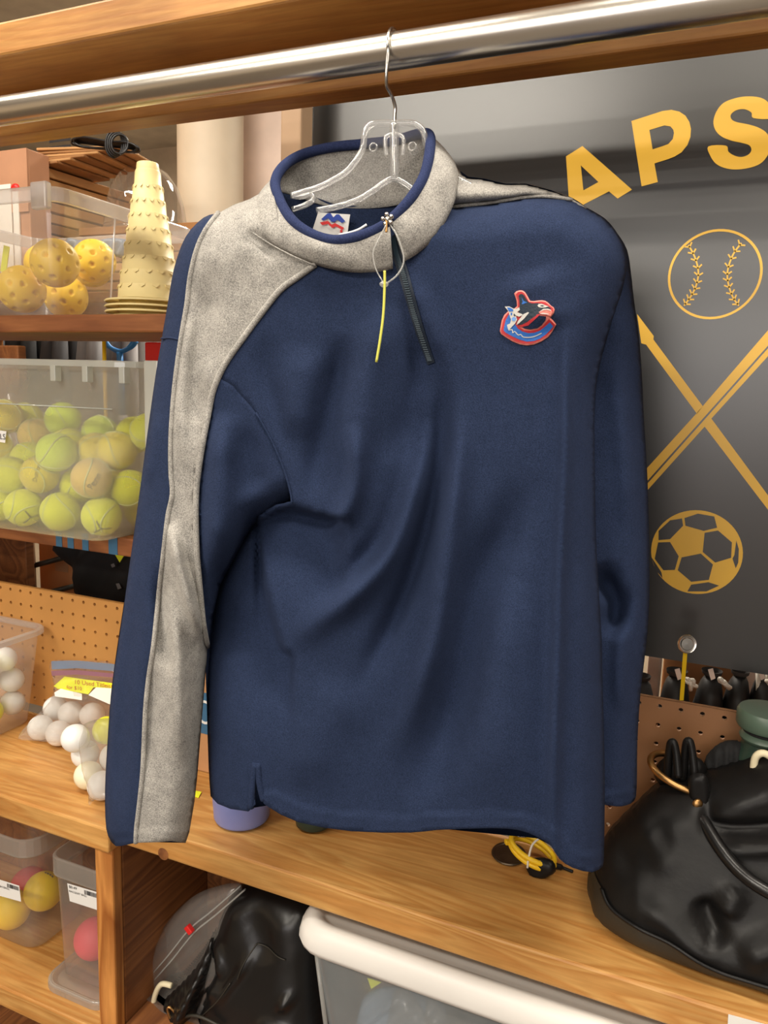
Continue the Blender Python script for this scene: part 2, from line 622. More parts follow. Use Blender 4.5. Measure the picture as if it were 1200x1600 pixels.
def cut2d(poly, step, hole=None):
    """triangulate an outline with a regular filling of points: 2-D points and triangles"""
    B = resample(poly, step)
    x0, y0 = B.min(0); x1, y1 = B.max(0)
    gx, gy = np.meshgrid(np.arange(x0, x1, step), np.arange(y0, y1, step * 0.87))
    gx = gx + (np.arange(gx.shape[0]) % 2)[:, None] * step * 0.5
    gx, gy = gx.ravel(), gy.ravel()
    k = inside(gx, gy, B)
    gx, gy = gx[k], gy[k]
    if len(gx):
        k = pdist(gx, gy, B, True) > step * 0.5
        gx, gy = gx[k], gy[k]
    if hole is not None:
        H = resample(hole, step)
        nb_, nh = len(B), len(H)
        pts = [Vector(p) for p in B] + [Vector(p) for p in H]
        ed = [(i, (i + 1) % nb_) for i in range(nb_)] + [(nb_ + i, nb_ + (i + 1) % nh) for i in range(nh)]
        v, e, f, *_ = geometry.delaunay_2d_cdt(pts, ed, [], 0, 1e-4)
        v = np.array([tuple(p) for p in v])
        c = np.array([v[list(t)].mean(0) for t in f])
        ok = inside(c[:, 0], c[:, 1], B) & ~inside(c[:, 0], c[:, 1], H)
        return v, [tuple(t) for t, k in zip(f, ok) if k]
    pts = [Vector(p) for p in B] + [Vector(p) for p in zip(gx, gy)]
    v, e, f, *_ = geometry.delaunay_2d_cdt(pts, [], [list(range(len(B)))], 1, 1e-4)
    return np.array([tuple(p) for p in v]), [tuple(t) for t in f]


def sheet(name, poly, fn, m, parent=None, step=7, flip=False, hole=None, **kw):
    """fn(px, py) -> world points"""
    P, T = cut2d(poly, step, hole)
    V = fn(P[:, 0], P[:, 1])
    # orient towards the camera
    if T:
        a, b, c = V[T[0][0]], V[T[0][1]], V[T[0][2]]
        s = sum(float(np.cross(V[t[1]] - V[t[0]], V[t[2]] - V[t[0]]) @ (CAM - V[t[0]])) for t in T[:40])
        if (s < 0) != flip:
            T = [(t[0], t[2], t[1]) for t in T]
    return link(name, V, T, m, parent, **kw)


def bulge(s, wd):
    q = 1 - np.clip(s / wd, 0, 1)
    return np.sqrt(np.clip(1 - q * q, 0, 1))


def smooth01(x):
    x = np.clip(x, 0, 1)
    return x * x * (3 - 2 * x)


def pillow(poly, base_fn, depth_front, depth_back, wd, folds=None, step=8, dirn=(0, -1, 0)):
    """closed cushion on an outline: base_fn(px,py) gives the middle surface; bulges along dirn"""
    P, T = cut2d(poly, step)
    B = resample(poly, step)
    d = bulge(pdist(P[:, 0], P[:, 1], B, True), wd)
    base = base_fn(P[:, 0], P[:, 1])
    dirn = np.array(dirn, float)
    ex = folds(P[:, 0], P[:, 1]) * np.minimum(1, d * 1.5) if folds is not None else 0
    Vf = base + dirn * (depth_front * d + ex)[:, None]
    Vb = base - dirn * (depth_back * d)[:, None]
    t = T[0]
    s = sum(float(np.cross(Vf[t[1]] - Vf[t[0]], Vf[t[2]] - Vf[t[0]]) @ (CAM - Vf[t[0]])) for t in T[:40])
    if s < 0: T = [(t[0], t[2], t[1]) for t in T]
    n = len(P)
    onb = d < 1e-3
    idx = np.arange(n) + n
    idx[onb] = np.arange(n)[onb]
    Fc = list(T) + [(int(idx[t[0]]), int(idx[t[2]]), int(idx[t[1]])) for t in T]
    return np.vstack([Vf, Vb]), Fc


def text_geo(s, size=1.0):
    cu = bpy.data.curves.new('text', 'FONT')
    cu.body = s
    cu.size = size
    cu.align_x = 'CENTER'; cu.align_y = 'CENTER'
    o = bpy.data.objects.new('text', cu)
    COL.objects.link(o)
    dg = bpy.context.evaluated_depsgraph_get()
    me = bpy.data.meshes.new_from_object(o.evaluated_get(dg))
    V = np.array([tuple(v.co) for v in me.vertices])
    Fc = [tuple(p.vertices) for p in me.polygons]
    bpy.data.objects.remove(o); bpy.data.curves.remove(cu); bpy.data.meshes.remove(me)
    return V, Fc

# ================================================================== THE SETTING
link('floor', *boxg((-4, -9, -0.05), (4, 4.2, 0.0)), M['floor'], smooth=False, kind='structure')
link('ceiling', *boxg((-4, -9, 2.72), (4, 4.2, 2.78)), M['ceil'], smooth=False, kind='structure')
link('wall_back', *boxg((-4, 3.6, 0), (4, 3.7, 2.72)), M['wall'], smooth=False, kind='structure')
link('wall_left', *boxg((-4.1, -9, 0), (-4, 4.2, 2.72)), M['wall'], smooth=False, kind='structure')
link('wall_front', *boxg((-4, -9.1, 0), (4, -9.0, 2.72)), M['pale'], smooth=False, kind='structure')
link('unseen_dark_band', *boxg((-4, -9.0, 0), (4, -8.9, 1.42)), M['wood_y'], smooth=False, kind='structure')  # added out of view to darken the lower part of the banner's reflection
pa, pb = at(373, 250, 1.76), at(439, 250, 1.76)
link('trim_1', *boxg((pa[0] - 0.05, 1.76, 0), (pb[0], 1.79, 2.72)), M['pale'], smooth=False, kind='structure')
ca = at(329, 250, 1.66)
col_r = 0.080
V, Fc = latheg([(col_r, 0), (col_r, 1.0), (col_r, 1.9), (col_r, 2.72)], 40, (ca[0], 1.66, 0))
link('pipe_column', V, Fc, M['post_paint'], origin=(ca[0], 1.66, 0),
            label='round cream painted pipe column behind the upper shelf, right of the cones', cat='column')
# ================================================================== SHELVING UNIT
XL, XR = -1.75, 0.62
ZT = 0.831                                   # worktop height
xj = at(172, 1322, 0.765)[0]
unit = thing('shelving_unit', 'orange pine shelving unit with worktop, pegboard back and overhead canopy', 'shelf', (-0.5, 0.9, 0))


def board(name, a, b, m, smooth=False, bw=0.003):
    V, Fc = boxg(a, b)
    return bev(link(name, V, Fc, m, unit, smooth), bw)


o_wt = board('worktop_board', (XL, 0.762, ZT - 0.037), (xj, 1.0, ZT), M['wood_top'])
board('worktop_board', (xj + 0.0015, 0.79, ZT - 0.038), (XR, 1.0, ZT), M['wood_top'])
ZLS = 0.497
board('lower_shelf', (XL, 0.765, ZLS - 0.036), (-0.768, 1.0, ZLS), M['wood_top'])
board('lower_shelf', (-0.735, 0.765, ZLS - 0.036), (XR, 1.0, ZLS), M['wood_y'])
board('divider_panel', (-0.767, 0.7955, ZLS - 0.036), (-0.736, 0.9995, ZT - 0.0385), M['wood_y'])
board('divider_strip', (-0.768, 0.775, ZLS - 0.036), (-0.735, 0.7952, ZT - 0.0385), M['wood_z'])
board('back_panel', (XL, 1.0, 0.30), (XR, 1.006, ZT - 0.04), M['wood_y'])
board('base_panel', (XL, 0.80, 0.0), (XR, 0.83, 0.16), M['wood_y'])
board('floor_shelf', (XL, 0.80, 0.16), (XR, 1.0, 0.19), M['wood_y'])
ZU, ZUB = 1.5425, 1.517
xp0, xp1 = at(438, 200, 0.985)[0], at(470, 200, 0.985)[0]
board('upper_shelf', (XL, 0.86, ZUB), (xp1, 1.055, ZU), M['wood_red'])
ZM, ZMB = 1.2065, 1.1765
board('middle_shelf', (XL, 0.93, ZMB), (xp1, 1.20, ZM), M['wood_red'])
board('upright_post', (xp0, 0.985, ZT), (xp1, 1.02, 1.97), M['beige'])
xq = at(44, 870, 1.205)[0]
board('upright_panel', (XL, 1.2005, ZT), (xq, 1.222, ZUB), M['wood_y'])
board('header_board', (XL, 0.80, 1.7705), (XR, 0.838, 1.812), M['wood'])
board('canopy_board', (XL, 0.69, 1.812), (XR, 0.838, 1.848), M['wood'])
board('end_panel', (XL - 0.035, 0.69, 0.0), (XL, 1.5, 1.848), M['wood_z'])
board('end_panel', (XR, 0.69, 0.0), (XR + 0.035, 1.05, 1.848), M['wood_z'])
# painted blue dashes on the edge of the middle shelf
for px in (93, 111, 134, 177):
    q = at(px, 858, 0.93)
    wd = 0.0065 if px < 170 else 0.009
    link('blue_paint_mark', *boxg((q[0] - wd, 0.9292, ZMB + 0.001), (q[0] + wd, 0.9302, ZM - 0.001)), M['bluepaint'], unit, False)
# knots and a chipped spot on the worktop front
for px, py, rx in ((255, 1322, 0.009),):
    q = at(px, py, 0.79)
    V, Fc = latheg([(rx, 0), (rx * 0.6, 0.0006), (0.0001, 0.0004)], 18, (q[0], 0.7897, q[2] - 0.012), rotx(math.radians(90)))
    link('wood_knot', V, Fc, M['wood_y'], unit)

# pegboard with real holes on a one inch grid
HS = 0.0254
ph = at(2, 917.4, 1.003)[0] % HS
ztop = 1.072
zr0 = ztop - 0.0105
V, Fc = [], []
idx = {}


def pv(x, y, z):
    k = (round(x, 5), round(y, 5), round(z, 5))
    if k not in idx:
        idx[k] = len(V); V.append((x, y, z))
    return idx[k]


x = math.floor((XL) / HS) * HS + ph + HS
yf, yb = 1.0012, 1.0062


def pegpiece(xa, xb_, m):
    global V, Fc, idx
    V, Fc, idx = [], [], {}
    x = xa
    while x < xb_:
        for r in range(9):
            zc = zr0 - r * HS
            u0, u1 = x - HS / 2, x + HS / 2
            v1 = zc + HS / 2 if r else ztop
            v0 = max(zc - HS / 2, ZT + 0.001)
            outer = [(u1, zc), (u1, v1), (x, v1), (u0, v1), (u0, zc), (u0, v0), (x, v0), (u1, v0)]
            hr = 0.0031
            inner = [(x + hr * math.cos(k * math.pi / 4), zc + hr * math.sin(k * math.pi / 4)) for k in range(8)]
            for k in range(8):
                l = (k + 1) % 8
                a, b = pv(outer[k][0], yf, outer[k][1]), pv(outer[l][0], yf, outer[l][1])
                c, d = pv(inner[k][0], yf, inner[k][1]), pv(inner[l][0], yf, inner[l][1])
                c2, d2 = pv(inner[k][0], yb, inner[k][1]), pv(inner[l][0], yb, inner[l][1])
                Fc.append((a, b, d, c)); Fc.append((c, d, d2, c2))
        x += HS
    px0, px1 = min(v[0] for v in V), max(v[0] for v in V)
    p = link('pegboard', V, Fc, m, unit, False)
    link('pegboard_edge', *boxg((px0, yf, ztop - 0.0005), (px1, yb, ztop + 0.0005)), m, p, False)


pegpiece(x, -0.45, M['peg'])
nx = x
while nx < -0.45: nx += HS
pegpiece(nx, XR - HS, M['peg_b'])

# ------------------------------------------------------------------ clothes rail
RZ, RY, RR = 1.7575, 0.70, 0.0155
rail = thing('clothes_rail', 'long shiny chrome clothes rail under the pine canopy', 'rail', (-0.4, RY, RZ))
V, Fc = tubeg([(XL, RY, RZ), (-0.9, RY, RZ), (-0.4, RY, RZ), (0.1, RY, RZ), (XR, RY, RZ)], RR, 40)
sharp(link('tube', V, Fc, M['chrome'], rail))
for x in (XL + 0.004, XR - 0.004):
    V, Fc = tubeg([(x - 0.004, RY, RZ), (x + 0.004, RY, RZ)], 0.028, 28)
    sharp(link('flange', V, Fc, M['chrome'], rail))

# ------------------------------------------------------------------ banner
BY = 1.05
bx0 = at(470, 190, BY)[0]
bz0 = at(1100, 1039, BY)[2]
ban = thing('banner', 'black vinyl banner with gold lettering and sports emblems behind the pullover', 'banner', (0.0, BY, bz0))
link('vinyl_sheet', *boxg((bx0, BY, bz0), (0.60, BY + 0.002, 1.97)), M['banner'], ban, False)


def bmap(lift):
    return lambda px, py: at(px, py, BY - lift)


def zp(pts, ox, oy, s):
    return [(ox + x / s, oy + y / s) for x, y in pts]


def printed(name, poly, lift=0.0006, m='gold', step=30, hole=None):
    return sheet(name, poly, bmap(lift), M[m], ban, step, smooth=False, hole=hole)


A_out = zp([(78, 462), (160, 410), (408, 628), (336, 673), (293, 637), (165, 703), (176, 775), (102, 822)], 860, 100, 3.2)
A_in = zp([(152, 507), (240, 590), (165, 632)], 860, 100, 3.2)
P_out = zp([(405, 285), (560, 235), (605, 229), (645, 238), (675, 258), (695, 290), (703, 325), (700, 365), (685, 405), (655, 442), (620, 463), (590, 475), (520, 497), (537, 590), (456, 612)], 860, 100, 3.2)
P_in = zp([(495, 330), (570, 307), (600, 312), (614, 328), (618, 345), (612, 375), (590, 400), (560, 411), (511, 427)], 860, 100, 3.2)
S_o = zp(spline([(1102, 272), (1015, 270), (1005, 243), (970, 226), (930, 231), (903, 252), (905, 275), (930, 290), (990, 302), (1045, 320), (1085, 350), (1100, 400), (1095, 440), (1060, 490), (1010, 515), (940, 527), (880, 522), (830, 500), (800, 460), (790, 412), (877, 408), (890, 438), (920, 458), (955, 465), (990, 453), (1005, 430), (995, 407), (960, 395), (905, 383), (855, 362), (825, 330), (815, 288), (830, 238), (865, 195), (920, 172), (980, 162), (1045, 167), (1085, 188), (1105, 225)], 4, True), 860, 100, 3.2)


printed('letter_a', A_out, hole=A_in)
printed('letter_p', P_out, hole=P_in)
printed('letter_s', S_o)


def circ(cx, cy, r, n=48, lift=0.0006):
    """a circle lying in the banner's plane, as points of the plane"""
    c = at(cx, cy, BY - lift)
    return [(c[0] + r * math.cos(2 * math.pi * k / n), BY - lift, c[2] + r * math.sin(2 * math.pi * k / n)) for k in range(n)]


def annulus(name, cx, cy, r0, r1, lift, m):
    n = 56
    V = circ(cx, cy, r0, n, lift) + circ(cx, cy, r1, n, lift)
    Fc = [(k, (k + 1) % n, n + (k + 1) % n, n + k) for k in range(n)]
    return link(name, V, Fc, M[m], ban, False)


ctr = at(1116, 429, BY)
rb = abs(at(1190, 431, BY)[0] - at(1043, 428, BY)[0]) / 2
annulus('baseball_outline', 1116, 429, rb * 0.945, rb, 0.0006, 'gold')


def ribbon(pts, wd):
    P = np.asarray(pts, float)
    L, Rr_ = [], []
    for i in range(len(P)):
        t = P[min(i + 1, len(P) - 1)] - P[max(i - 1, 0)]
        t /= np.linalg.norm(t)
        nrm = np.array([-t[1], t[0]]) * wd / 2
        L.append(tuple(P[i] + nrm)); Rr_.append(tuple(P[i] - nrm))
    return L + Rr_[::-1]


for arc, sgn in (([(690, 905), (722, 965), (740, 1040), (728, 1110), (700, 1165), (668, 1208)], 1), ([(955, 895), (912, 955), (886, 1035), (890, 1100), (912, 1165), (942, 1208)], -1)):
    pts = spline(zp(arc, 860, 100, 3.2), 4)
    polys = [cut2d(ribbon(pts, 2.6), 20)]
    for i in range(1, len(pts) - 1, 2):
        t = pts[i + 1] - pts[i - 1]; t /= np.linalg.norm(t)
        nn = np.array([-t[1], t[0]])
        for s in (-1, 1):
            a = pts[i]; b = pts[i] + s * nn * 7 - t * 5
            polys.append(cut2d(ribbon([a, (a + b) / 2, b], 2.4), 20))
    V, Fc = cat_(*[(at(p[:, 0], p[:, 1], BY - 0.0006), t) for p, t in polys])
    link('baseball_stitching', V, Fc, M['gold'], ban, False)

s1 = zp([(118, 35), (205, 150), (203, 168), (460, 515), (430, 555), (165, 195), (140, 188)], 960, 480, 3.333)
s1b = zp([(505, 580), (800, 980), (860, 1062), (860, 1140), (800, 1055), (470, 622)], 960, 480, 3.333)
s2 = zp([(60, 955), (168, 840), (430, 550), (460, 515), (800, 120), (960, -60), (1000, 0), (800, 200), (173, 903), (60, 1035)], 960, 480, 3.333)
s2b = zp([(60, 1045), (177, 913), (800, 214), (1000, 10), (1020, 40), (800, 255), (505, 580), (470, 622), (181, 943), (60, 1085)], 960, 480, 3.333)
printed('crossed_stick', s1)
printed('crossed_stick', s1b)
printed('crossed_stick', s2)
printed('crossed_stick', s2b)
rs = abs(at(1160, 864, BY)[0] - at(1016, 862, BY)[0]) / 2
n = 56
V = circ(1087.5, 863, rs, n)
link('soccer_ball_disc', V, [tuple(range(n))], M['gold'], ban, False)
for p in ([(230, 1165), (290, 1110), (352, 1100), (358, 1138), (290, 1208), (230, 1213)],
          [(365, 1098), (435, 1075), (520, 1090), (535, 1148), (465, 1165), (370, 1138)],
          [(470, 1175), (540, 1163), (612, 1225), (608, 1305), (525, 1330), (460, 1275)],
          [(228, 1225), (290, 1223), (335, 1297), (315, 1368), (255, 1370), (210, 1310)],
          [(350, 1303), (450, 1283), (513, 1340), (492, 1420), (400, 1430), (330, 1370)],
          [(400, 1445), (490, 1432), (545, 1450), (480, 1480), (380, 1480)],
          [(625, 1290), (635, 1215), (648, 1260), (645, 1330), (632, 1360), (615, 1310)],
          [(192, 1300), (245, 1380), (250, 1410), (215, 1370)]):
    printed('soccer_ball_panel', zp(p, 960, 480, 3.333), 0.0011, 'banner')

# ================================================================== BEHIND THE UNIT
# rear counter
rc = thing('rear_counter', 'narrow brown counter standing directly behind the pegboard', 'counter', (-0.4, 1.25, 0))
bev(link('counter_top', *boxg((-1.9, 1.06, 0.87), (0.6, 1.43, 0.90)), M['wood_y'], rc, False))
for x in (-1.88, -0.62, 0.56):
    for y in (1.08, 1.38):
        link('leg', *boxg((x, y, 0), (x + 0.04, y + 0.04, 0.87)), M['wood_y'], rc, False)

ZR = 1.62                                    # rear rack shelf, behind the upper shelf
rk2 = thing('rear_rack', 'brown rear rack shelf carrying the paper bags behind the upper shelf', 'shelf', (-1.3, 1.3, 0))
bev(link('rack_shelf', *boxg((-1.95, 1.19, ZR - 0.02), (xp1 - 0.002, 1.545, ZR)), M['wood_y'], rk2, False), 0.002)
for x in (-1.95, xp0 + 0.003):
    for y in (1.19, 1.515):
        link('rack_post', *boxg((x, y, 0.9005 if y < 1.43 else 0.0), (x + 0.025, y + 0.025, ZR - 0.0205)), M['wood_y'], rk2, False)

# coats on a rear rail
rr = thing('rear_clothes_rail', 'dark steel rail carrying coats behind the shelves', 'rail', (-1.6, 1.8, 0))
V, Fc = tubeg([(-2.4, 1.8, 1.76), (-1.18, 1.8, 1.76)], 0.012, 12)
link('rail_tube', V, Fc, M['steelgrey'], rr)
for x in (-2.39, -1.19):
    V, Fc = tubeg([(x, 1.8, 0.0), (x, 1.8, 1.76)], 0.014, 12)
    link('upright_tube', V, Fc, M['steelgrey'], rr)


def coat(px, wd, m, label, zb=1.0, yoff=0.0):
    c = at(px, 560, 1.8)
    x = c[0]
    t = thing('hanging_coat', label, 'coat', (x, 1.8, zb), 'coats behind the shelves')
    rings = []
    for z, k, dd in ((zb, 1.05, 0.075), (1.2, 1.0, 0.075), (1.45, 0.98, 0.07), (1.6, 0.95, 0.06), (1.66, 0.75, 0.04), (1.70, 0.2, 0.022)):
        ring = []
        for j in range(36):
            a = 2 * math.pi * j / 36
            q = 1 + 0.12 * math.sin(7 * a + px) * (1 if z < 1.6 else 0.3)
            ring.append((x + wd / 2 * k * math.cos(a) * q, 1.8 + yoff + dd * math.sin(a) * q, z))
        rings.append(ring)
    V, Fc = loftg(rings, True, True)
    link('body', V, Fc, m, t)
    V, Fc = tubeg(spline([(x, 1.8, 1.69), (x, 1.8, 1.73), (x + 0.014, 1.8, 1.766), (x, 1.8, 1.779), (x - 0.015, 1.8, 1.764)], 4), 0.0025, 6)
    link('hanger_hook', V, Fc, M['wire'], t)
    for s in (-1, 1):
        V, Fc = tubeg([(x + s * wd * 0.18, 1.72, 1.60), (x + s * wd * 0.24, 1.705, 1.4), (x + s * wd * 0.22, 1.70, 1.15)], [0.02, 0.028, 0.024], 12)
        link('sleeve', V, Fc, m, t)
    return t


coat(24, 0.11, M['charcoal'], 'charcoal coat hanging leftmost behind the tennis ball bin')
coat(72, 0.11, M['black'], 'black coat hanging behind the left half of the tennis ball bin')
coat(120, 0.11, M['charcoal'], 'dark grey coat hanging behind the middle of the tennis ball bin')
coat(174, 0.09, M['grey_cloth'], 'mid grey coat hanging rightmost, behind the blue racket')
coat(228, 0.08, M['grey_cloth'], 'grey coat hanging at the far right end of the rear rail, by the sleeve')

# blue racket hung head up from the rear rail by a wire hook
RQ = 1.67
c0 = at(187, 550, RQ)
hx, hz = c0[0], c0[2]
rk = thing('tennis_racket', 'blue racket hanging behind the tennis ball bin, its throat in view', 'racket', (hx, RQ, hz - 0.35))
q = [at(px, py, RQ) for px, py in ((163, 533), (170, 541), (180, 547), (190, 549), (200, 545), (208, 540), (213, 533))]
V, Fc = tubeg(spline(q, 4), 0.0065, 8)
link('throat_bridge', V, Fc, M['bluep'], rk)
V, Fc = tubeg([(hx, RQ, hz), (hx + 0.002, RQ, hz - 0.06), (hx + 0.003, RQ, hz - 0.17)], 0.009, 10)
link('shaft', V, Fc, M['bluep'], rk)
V, Fc = tubeg([(hx + 0.003, RQ, hz - 0.17), (hx + 0.006, RQ, hz - 0.36)], 0.015, 12)
link('grip', V, Fc, M['grey_cloth'], rk)
hd = [(hx + 0.062 * math.sin(a) * (1.15 - 0.15 * math.cos(a)), RQ, hz + 0.092 - 0.092 * math.cos(a)) for a in np.linspace(0, 2 * math.pi, 40)[:-1]]
V, Fc = tubeg(hd, 0.0055, 8, True)
link('head_hoop', V, Fc, M['bluep'], rk)
V, Fc = tubeg(spline([(hx, RQ, hz + 0.176), (hx, RQ + 0.03, hz + 0.20), (hx, 1.785, 1.765), (hx, 1.80, 1.775), (hx, 1.815, 1.765)], 4), 0.002, 6)
link('hook', V, Fc, M['wire'], rk)

tq = at(238, 550, 1.3)
V, Fc = boxg((tq[0] - 0.02, 1.30, 0.9), (tq[0] + 0.05, 1.33, tq[2] + 0.02))
bev(link('red_folder', V, Fc, M['redp'], smooth=False, label='red folder edge standing behind the bin beside the navy sleeve', cat='folder'), 0.003)
tq = at(163, 552, 1.27)
V, Fc = tubeg([(tq[0], 1.27, 0.9), (tq[0], 1.27, tq[2] + 0.025)], 0.004, 8)
link('yellow_ruler', V, Fc, M['yellow'], label='thin yellow stick standing behind the bin next to the blue racket', cat='stick')

# things on the rear counter, seen above the left pegboard
a, b = at(62, 905, 1.33), at(133, 905, 1.33)
cb = thing('cardboard_box', 'beige cardboard box on the rear counter above the left pegboard', 'box', ((a[0] + b[0]) / 2, 1.36, 0.90))
bev(link('carton_body', *boxg((a[0], 1.33, 0.9005), (b[0], 1.42, 1.17)), M['carton'], cb, False), 0.003)
link('carton_tape', *boxg(((a[0] + b[0]) / 2 - 0.02, 1.3293, 1.0), ((a[0] + b[0]) / 2 + 0.02, 1.3301, 1.169)), M['beige'], cb, False)
pk = thing('wire_rack', 'pale brown metal rack with two dark bars above the left pegboard', 'rack', at(50, 900, 1.20) * [1, 1, 0] + [0, 0, 0.9])
q = at(50, 880, 1.24)
V, Fc = tubeg([(q[0], 1.24, 0.901), (q[0], 1.24, 1.2)], 0.008, 12)
link('pole', V, Fc, M['beige'], pk)
for (p0, p1) in (((52, 884), (112, 868)), ((60, 926), (132, 912))):
    e0, e1 = at(*p0, 1.24), at(*p1, 1.30)
    if p0[0] > 55: e0 = np.array([q[0], 1.24, e0[2] - 0.01])
    V, Fc = tubeg([e0, e1], 0.006, 10)
    link('bar', V, Fc, M['leather_o'], pk)
bp = thing('backpack', 'black backpack with a neon yellow triangle tag above the left pegboard', 'bag', at(180, 930, 1.2) * [1, 1, 0] + [0, 0, 0.9])
poly = spline([(92, 838), (150, 835), (210, 838), (262, 850), (290, 900), (292, 1000), (220, 1010), (150, 1000), (136, 945), (122, 900), (104, 872)], 5, True)
V, Fc = pillow(poly, lambda x, y: at(x, y, 1.24), 0.05, 0.09, 45, lambda x, y: 0.012 * np.sin(x * 0.09 + y * 0.05), 12)
V[:, 2] = np.maximum(V[:, 2], 0.901)
V[:, 2] = np.where((V[:, 2] < 1.01), V[:, 2], V[:, 2])
lowk = V[:, 2].argmin()
link('body', V, Fc, M['black'], bp)
link('lower_pocket', *sphereg((0, 0, 0), 1.0), M['black'], bp)
bpk = bpy.data.objects['lower_pocket']
c = at(205, 960, 1.26)
for v in bpk.data.vertices:
    u = np.array(v.co) + np.array(bp['_org'])
    v.co = (c[0] + u[0] * 0.11 - bp['_org'][0], c[1] + u[1] * 0.07 - bp['_org'][1], 0.975 + u[2] * 0.074 - bp['_org'][2])
sheet('triangle_tag', [(180, 867), (194, 868), (187, 879)], lambda x, y: at(x, y, 1.175), M['neon'], bp, 20, smooth=False)
for poly in ([(173, 882), (178, 880), (180, 885), (175, 887)], [(181, 912), (186, 911), (190, 919), (184, 921)]):
    sheet('reflective_tab', poly, lambda x, y: at(x, y, 1.176), M['grey_cloth'], bp, 20, smooth=False)

# shoes seen under the banner at the right
def shoe(px, Y, label, m, wd=0.075, hgt=None, tongue=True, seed=0):
    c = at(px, 1060, Y)
    x = c[0]
    z0 = 0.9005
    t = thing('shoe', label, 'shoe', (x, Y, z0), 'shoes on the rear counter')
    top = at(px, 1030, Y)[2] - z0 if hgt is None else hgt
    # sole outline along depth, toe to the back; heel faces the camera side
    L = 0.24
    rings = []
    for k, (f, ww, hh) in enumerate(((0.0, 0.30, 0.55), (0.04, 0.62, 0.92), (0.15, 0.80, 1.0), (0.3, 0.84, 0.92), (0.45, 0.9, 0.74), (0.65, 1.0, 0.55), (0.85, 0.85, 0.45), (0.97, 0.5, 0.34), (1.0, 0.2, 0.2))):
        ring = []
        for j in range(20):
            a = 2 * math.pi * j / 20
            ca_, sa = math.cos(a), math.sin(a)
            ring.append((x + wd / 2 * ww * np.sign(ca_) * abs(ca_) ** 0.7, Y - 0.09 + f * L * 0.75, z0 + 0.014 + (top - 0.014) * hh * (0.5 + 0.5 * sa) ** 0.8))
        rings.append(ring)
    V, Fc = loftg(rings, True, True)
    link('upper', V, Fc, m, t)
    V, Fc = boxg((x - wd / 2 * 0.85, Y - 0.088, z0), (x + wd / 2 * 0.85, Y + 0.085, z0 + 0.016))
    bev(link('sole', V, Fc, M['shoe_l'], t, False), 0.006)
    V, Fc = latheg([(0.0001, 0), (wd * 0.2, 0.001), (wd * 0.28, 0.004), (wd * 0.3, 0.009)], 20, (x, Y - 0.060, z0 + top - 0.006))
    link('collar_lining', V, Fc, M['shoe_l'], t)
    if tongue:
        sheet('tongue_label', [(px - 4, 1046), (px + 4, 1044), (px + 8, 1060), (px + 1, 1063)], lambda a, b: at(a, b, Y - 0.105), M['pale'], t, 20, smooth=False)
        rng = random.Random(seed)
        for k in range(4):
            e = [at(px + 12 + rng.uniform(-4, 10), 1062 + rng.uniform(0, 4), Y - 0.10), at(px + 18 + rng.uniform(-3, 10), 1066 + rng.uniform(-6, 4), Y - 0.11), at(px + 22 + rng.uniform(-4, 10), 1075 + rng.uniform(-6, 4), Y - 0.10)]
            V, Fc = tubeg(spline(e, 4), 0.0028, 6)
            link('lace', V, Fc, M['lace'], t)
    return t


shoe(1058, 1.22, 'black shoe with pale tongue label and white laces, behind the yellow tag', M['shoe'], 0.05, seed=1)
shoe(1110, 1.23, 'black shoe with white laces, second from the yellow tag under the banner', M['shoe'], 0.048, seed=2)
shoe(1152, 1.24, 'plain black rounded shoe under the banner, third from the yellow tag', M['shoe'], 0.042, None, False, 3)
shoe(1188, 1.24, 'black shoe with long white laces at the right edge, under the banner', M['shoe'], 0.036, None, True, 5)
shoe(1006, 1.22, 'dark grey shoe half hidden by the navy sleeve, under the banner', M['charcoal'], 0.045, 0.14, False, 4)
for k, px in enumerate((1184, 1199)):
    e = [at(px, 1046, 1.17), at(px + 1, 1070, 1.165), at(px, 1098, 1.17)]
    V, Fc = tubeg(e, 0.0035, 6)
    link('hanging_lace', V, Fc, M['lace'], bpy.data.objects['shoe.003'])
a = at(1036, 1045, 1.40); b = at(1150, 1045, 1.40)
V, Fc = boxg((a[0], 1.385, 0.9005), (b[0], 1.425, 1.10))
bev(link('orange_carton', V, Fc, M['carton'], smooth=False, label='orange brown carton behind the shoes below the banner', cat='box'), 0.003)
a = at(1012, 1045, 1.36); b = at(1033, 1045, 1.36)
V, Fc = boxg((a[0], 1.345, 0.9005), (b[0], 1.375, 1.12))
bev(link('white_post', V, Fc, M['pale'], smooth=False, label='short white post beside the shoes under the banner', cat='post'), 0.003)
a = at(1152, 1045, 1.38); b = at(1215, 1045, 1.38)
V, Fc = boxg((a[0], 1.37, 0.9005), (b[0], 1.40, 1.08))
bev(link('white_carton', V, Fc, M['pale'], smooth=False, label='off white box behind the shoes at the right edge', cat='box'), 0.003)

# ================================================================== PULLOVER ON ITS HANGER
GA = math.radians(14)
GN = np.array([math.sin(GA), -math.cos(GA), 0.0])          # towards the viewer
GP = at(617, 85, RY)
GP = np.array([GP[0], RY, GP[2]])


def G(px, py, d):
    """point of the garment at depth d in front of the hanger's plane"""
    r = rays(px, py)
    d = np.asarray(d, float)
    t = ((GP - CAM) @ GN + d) / (r @ GN)
    return CAM + r * t[..., None]


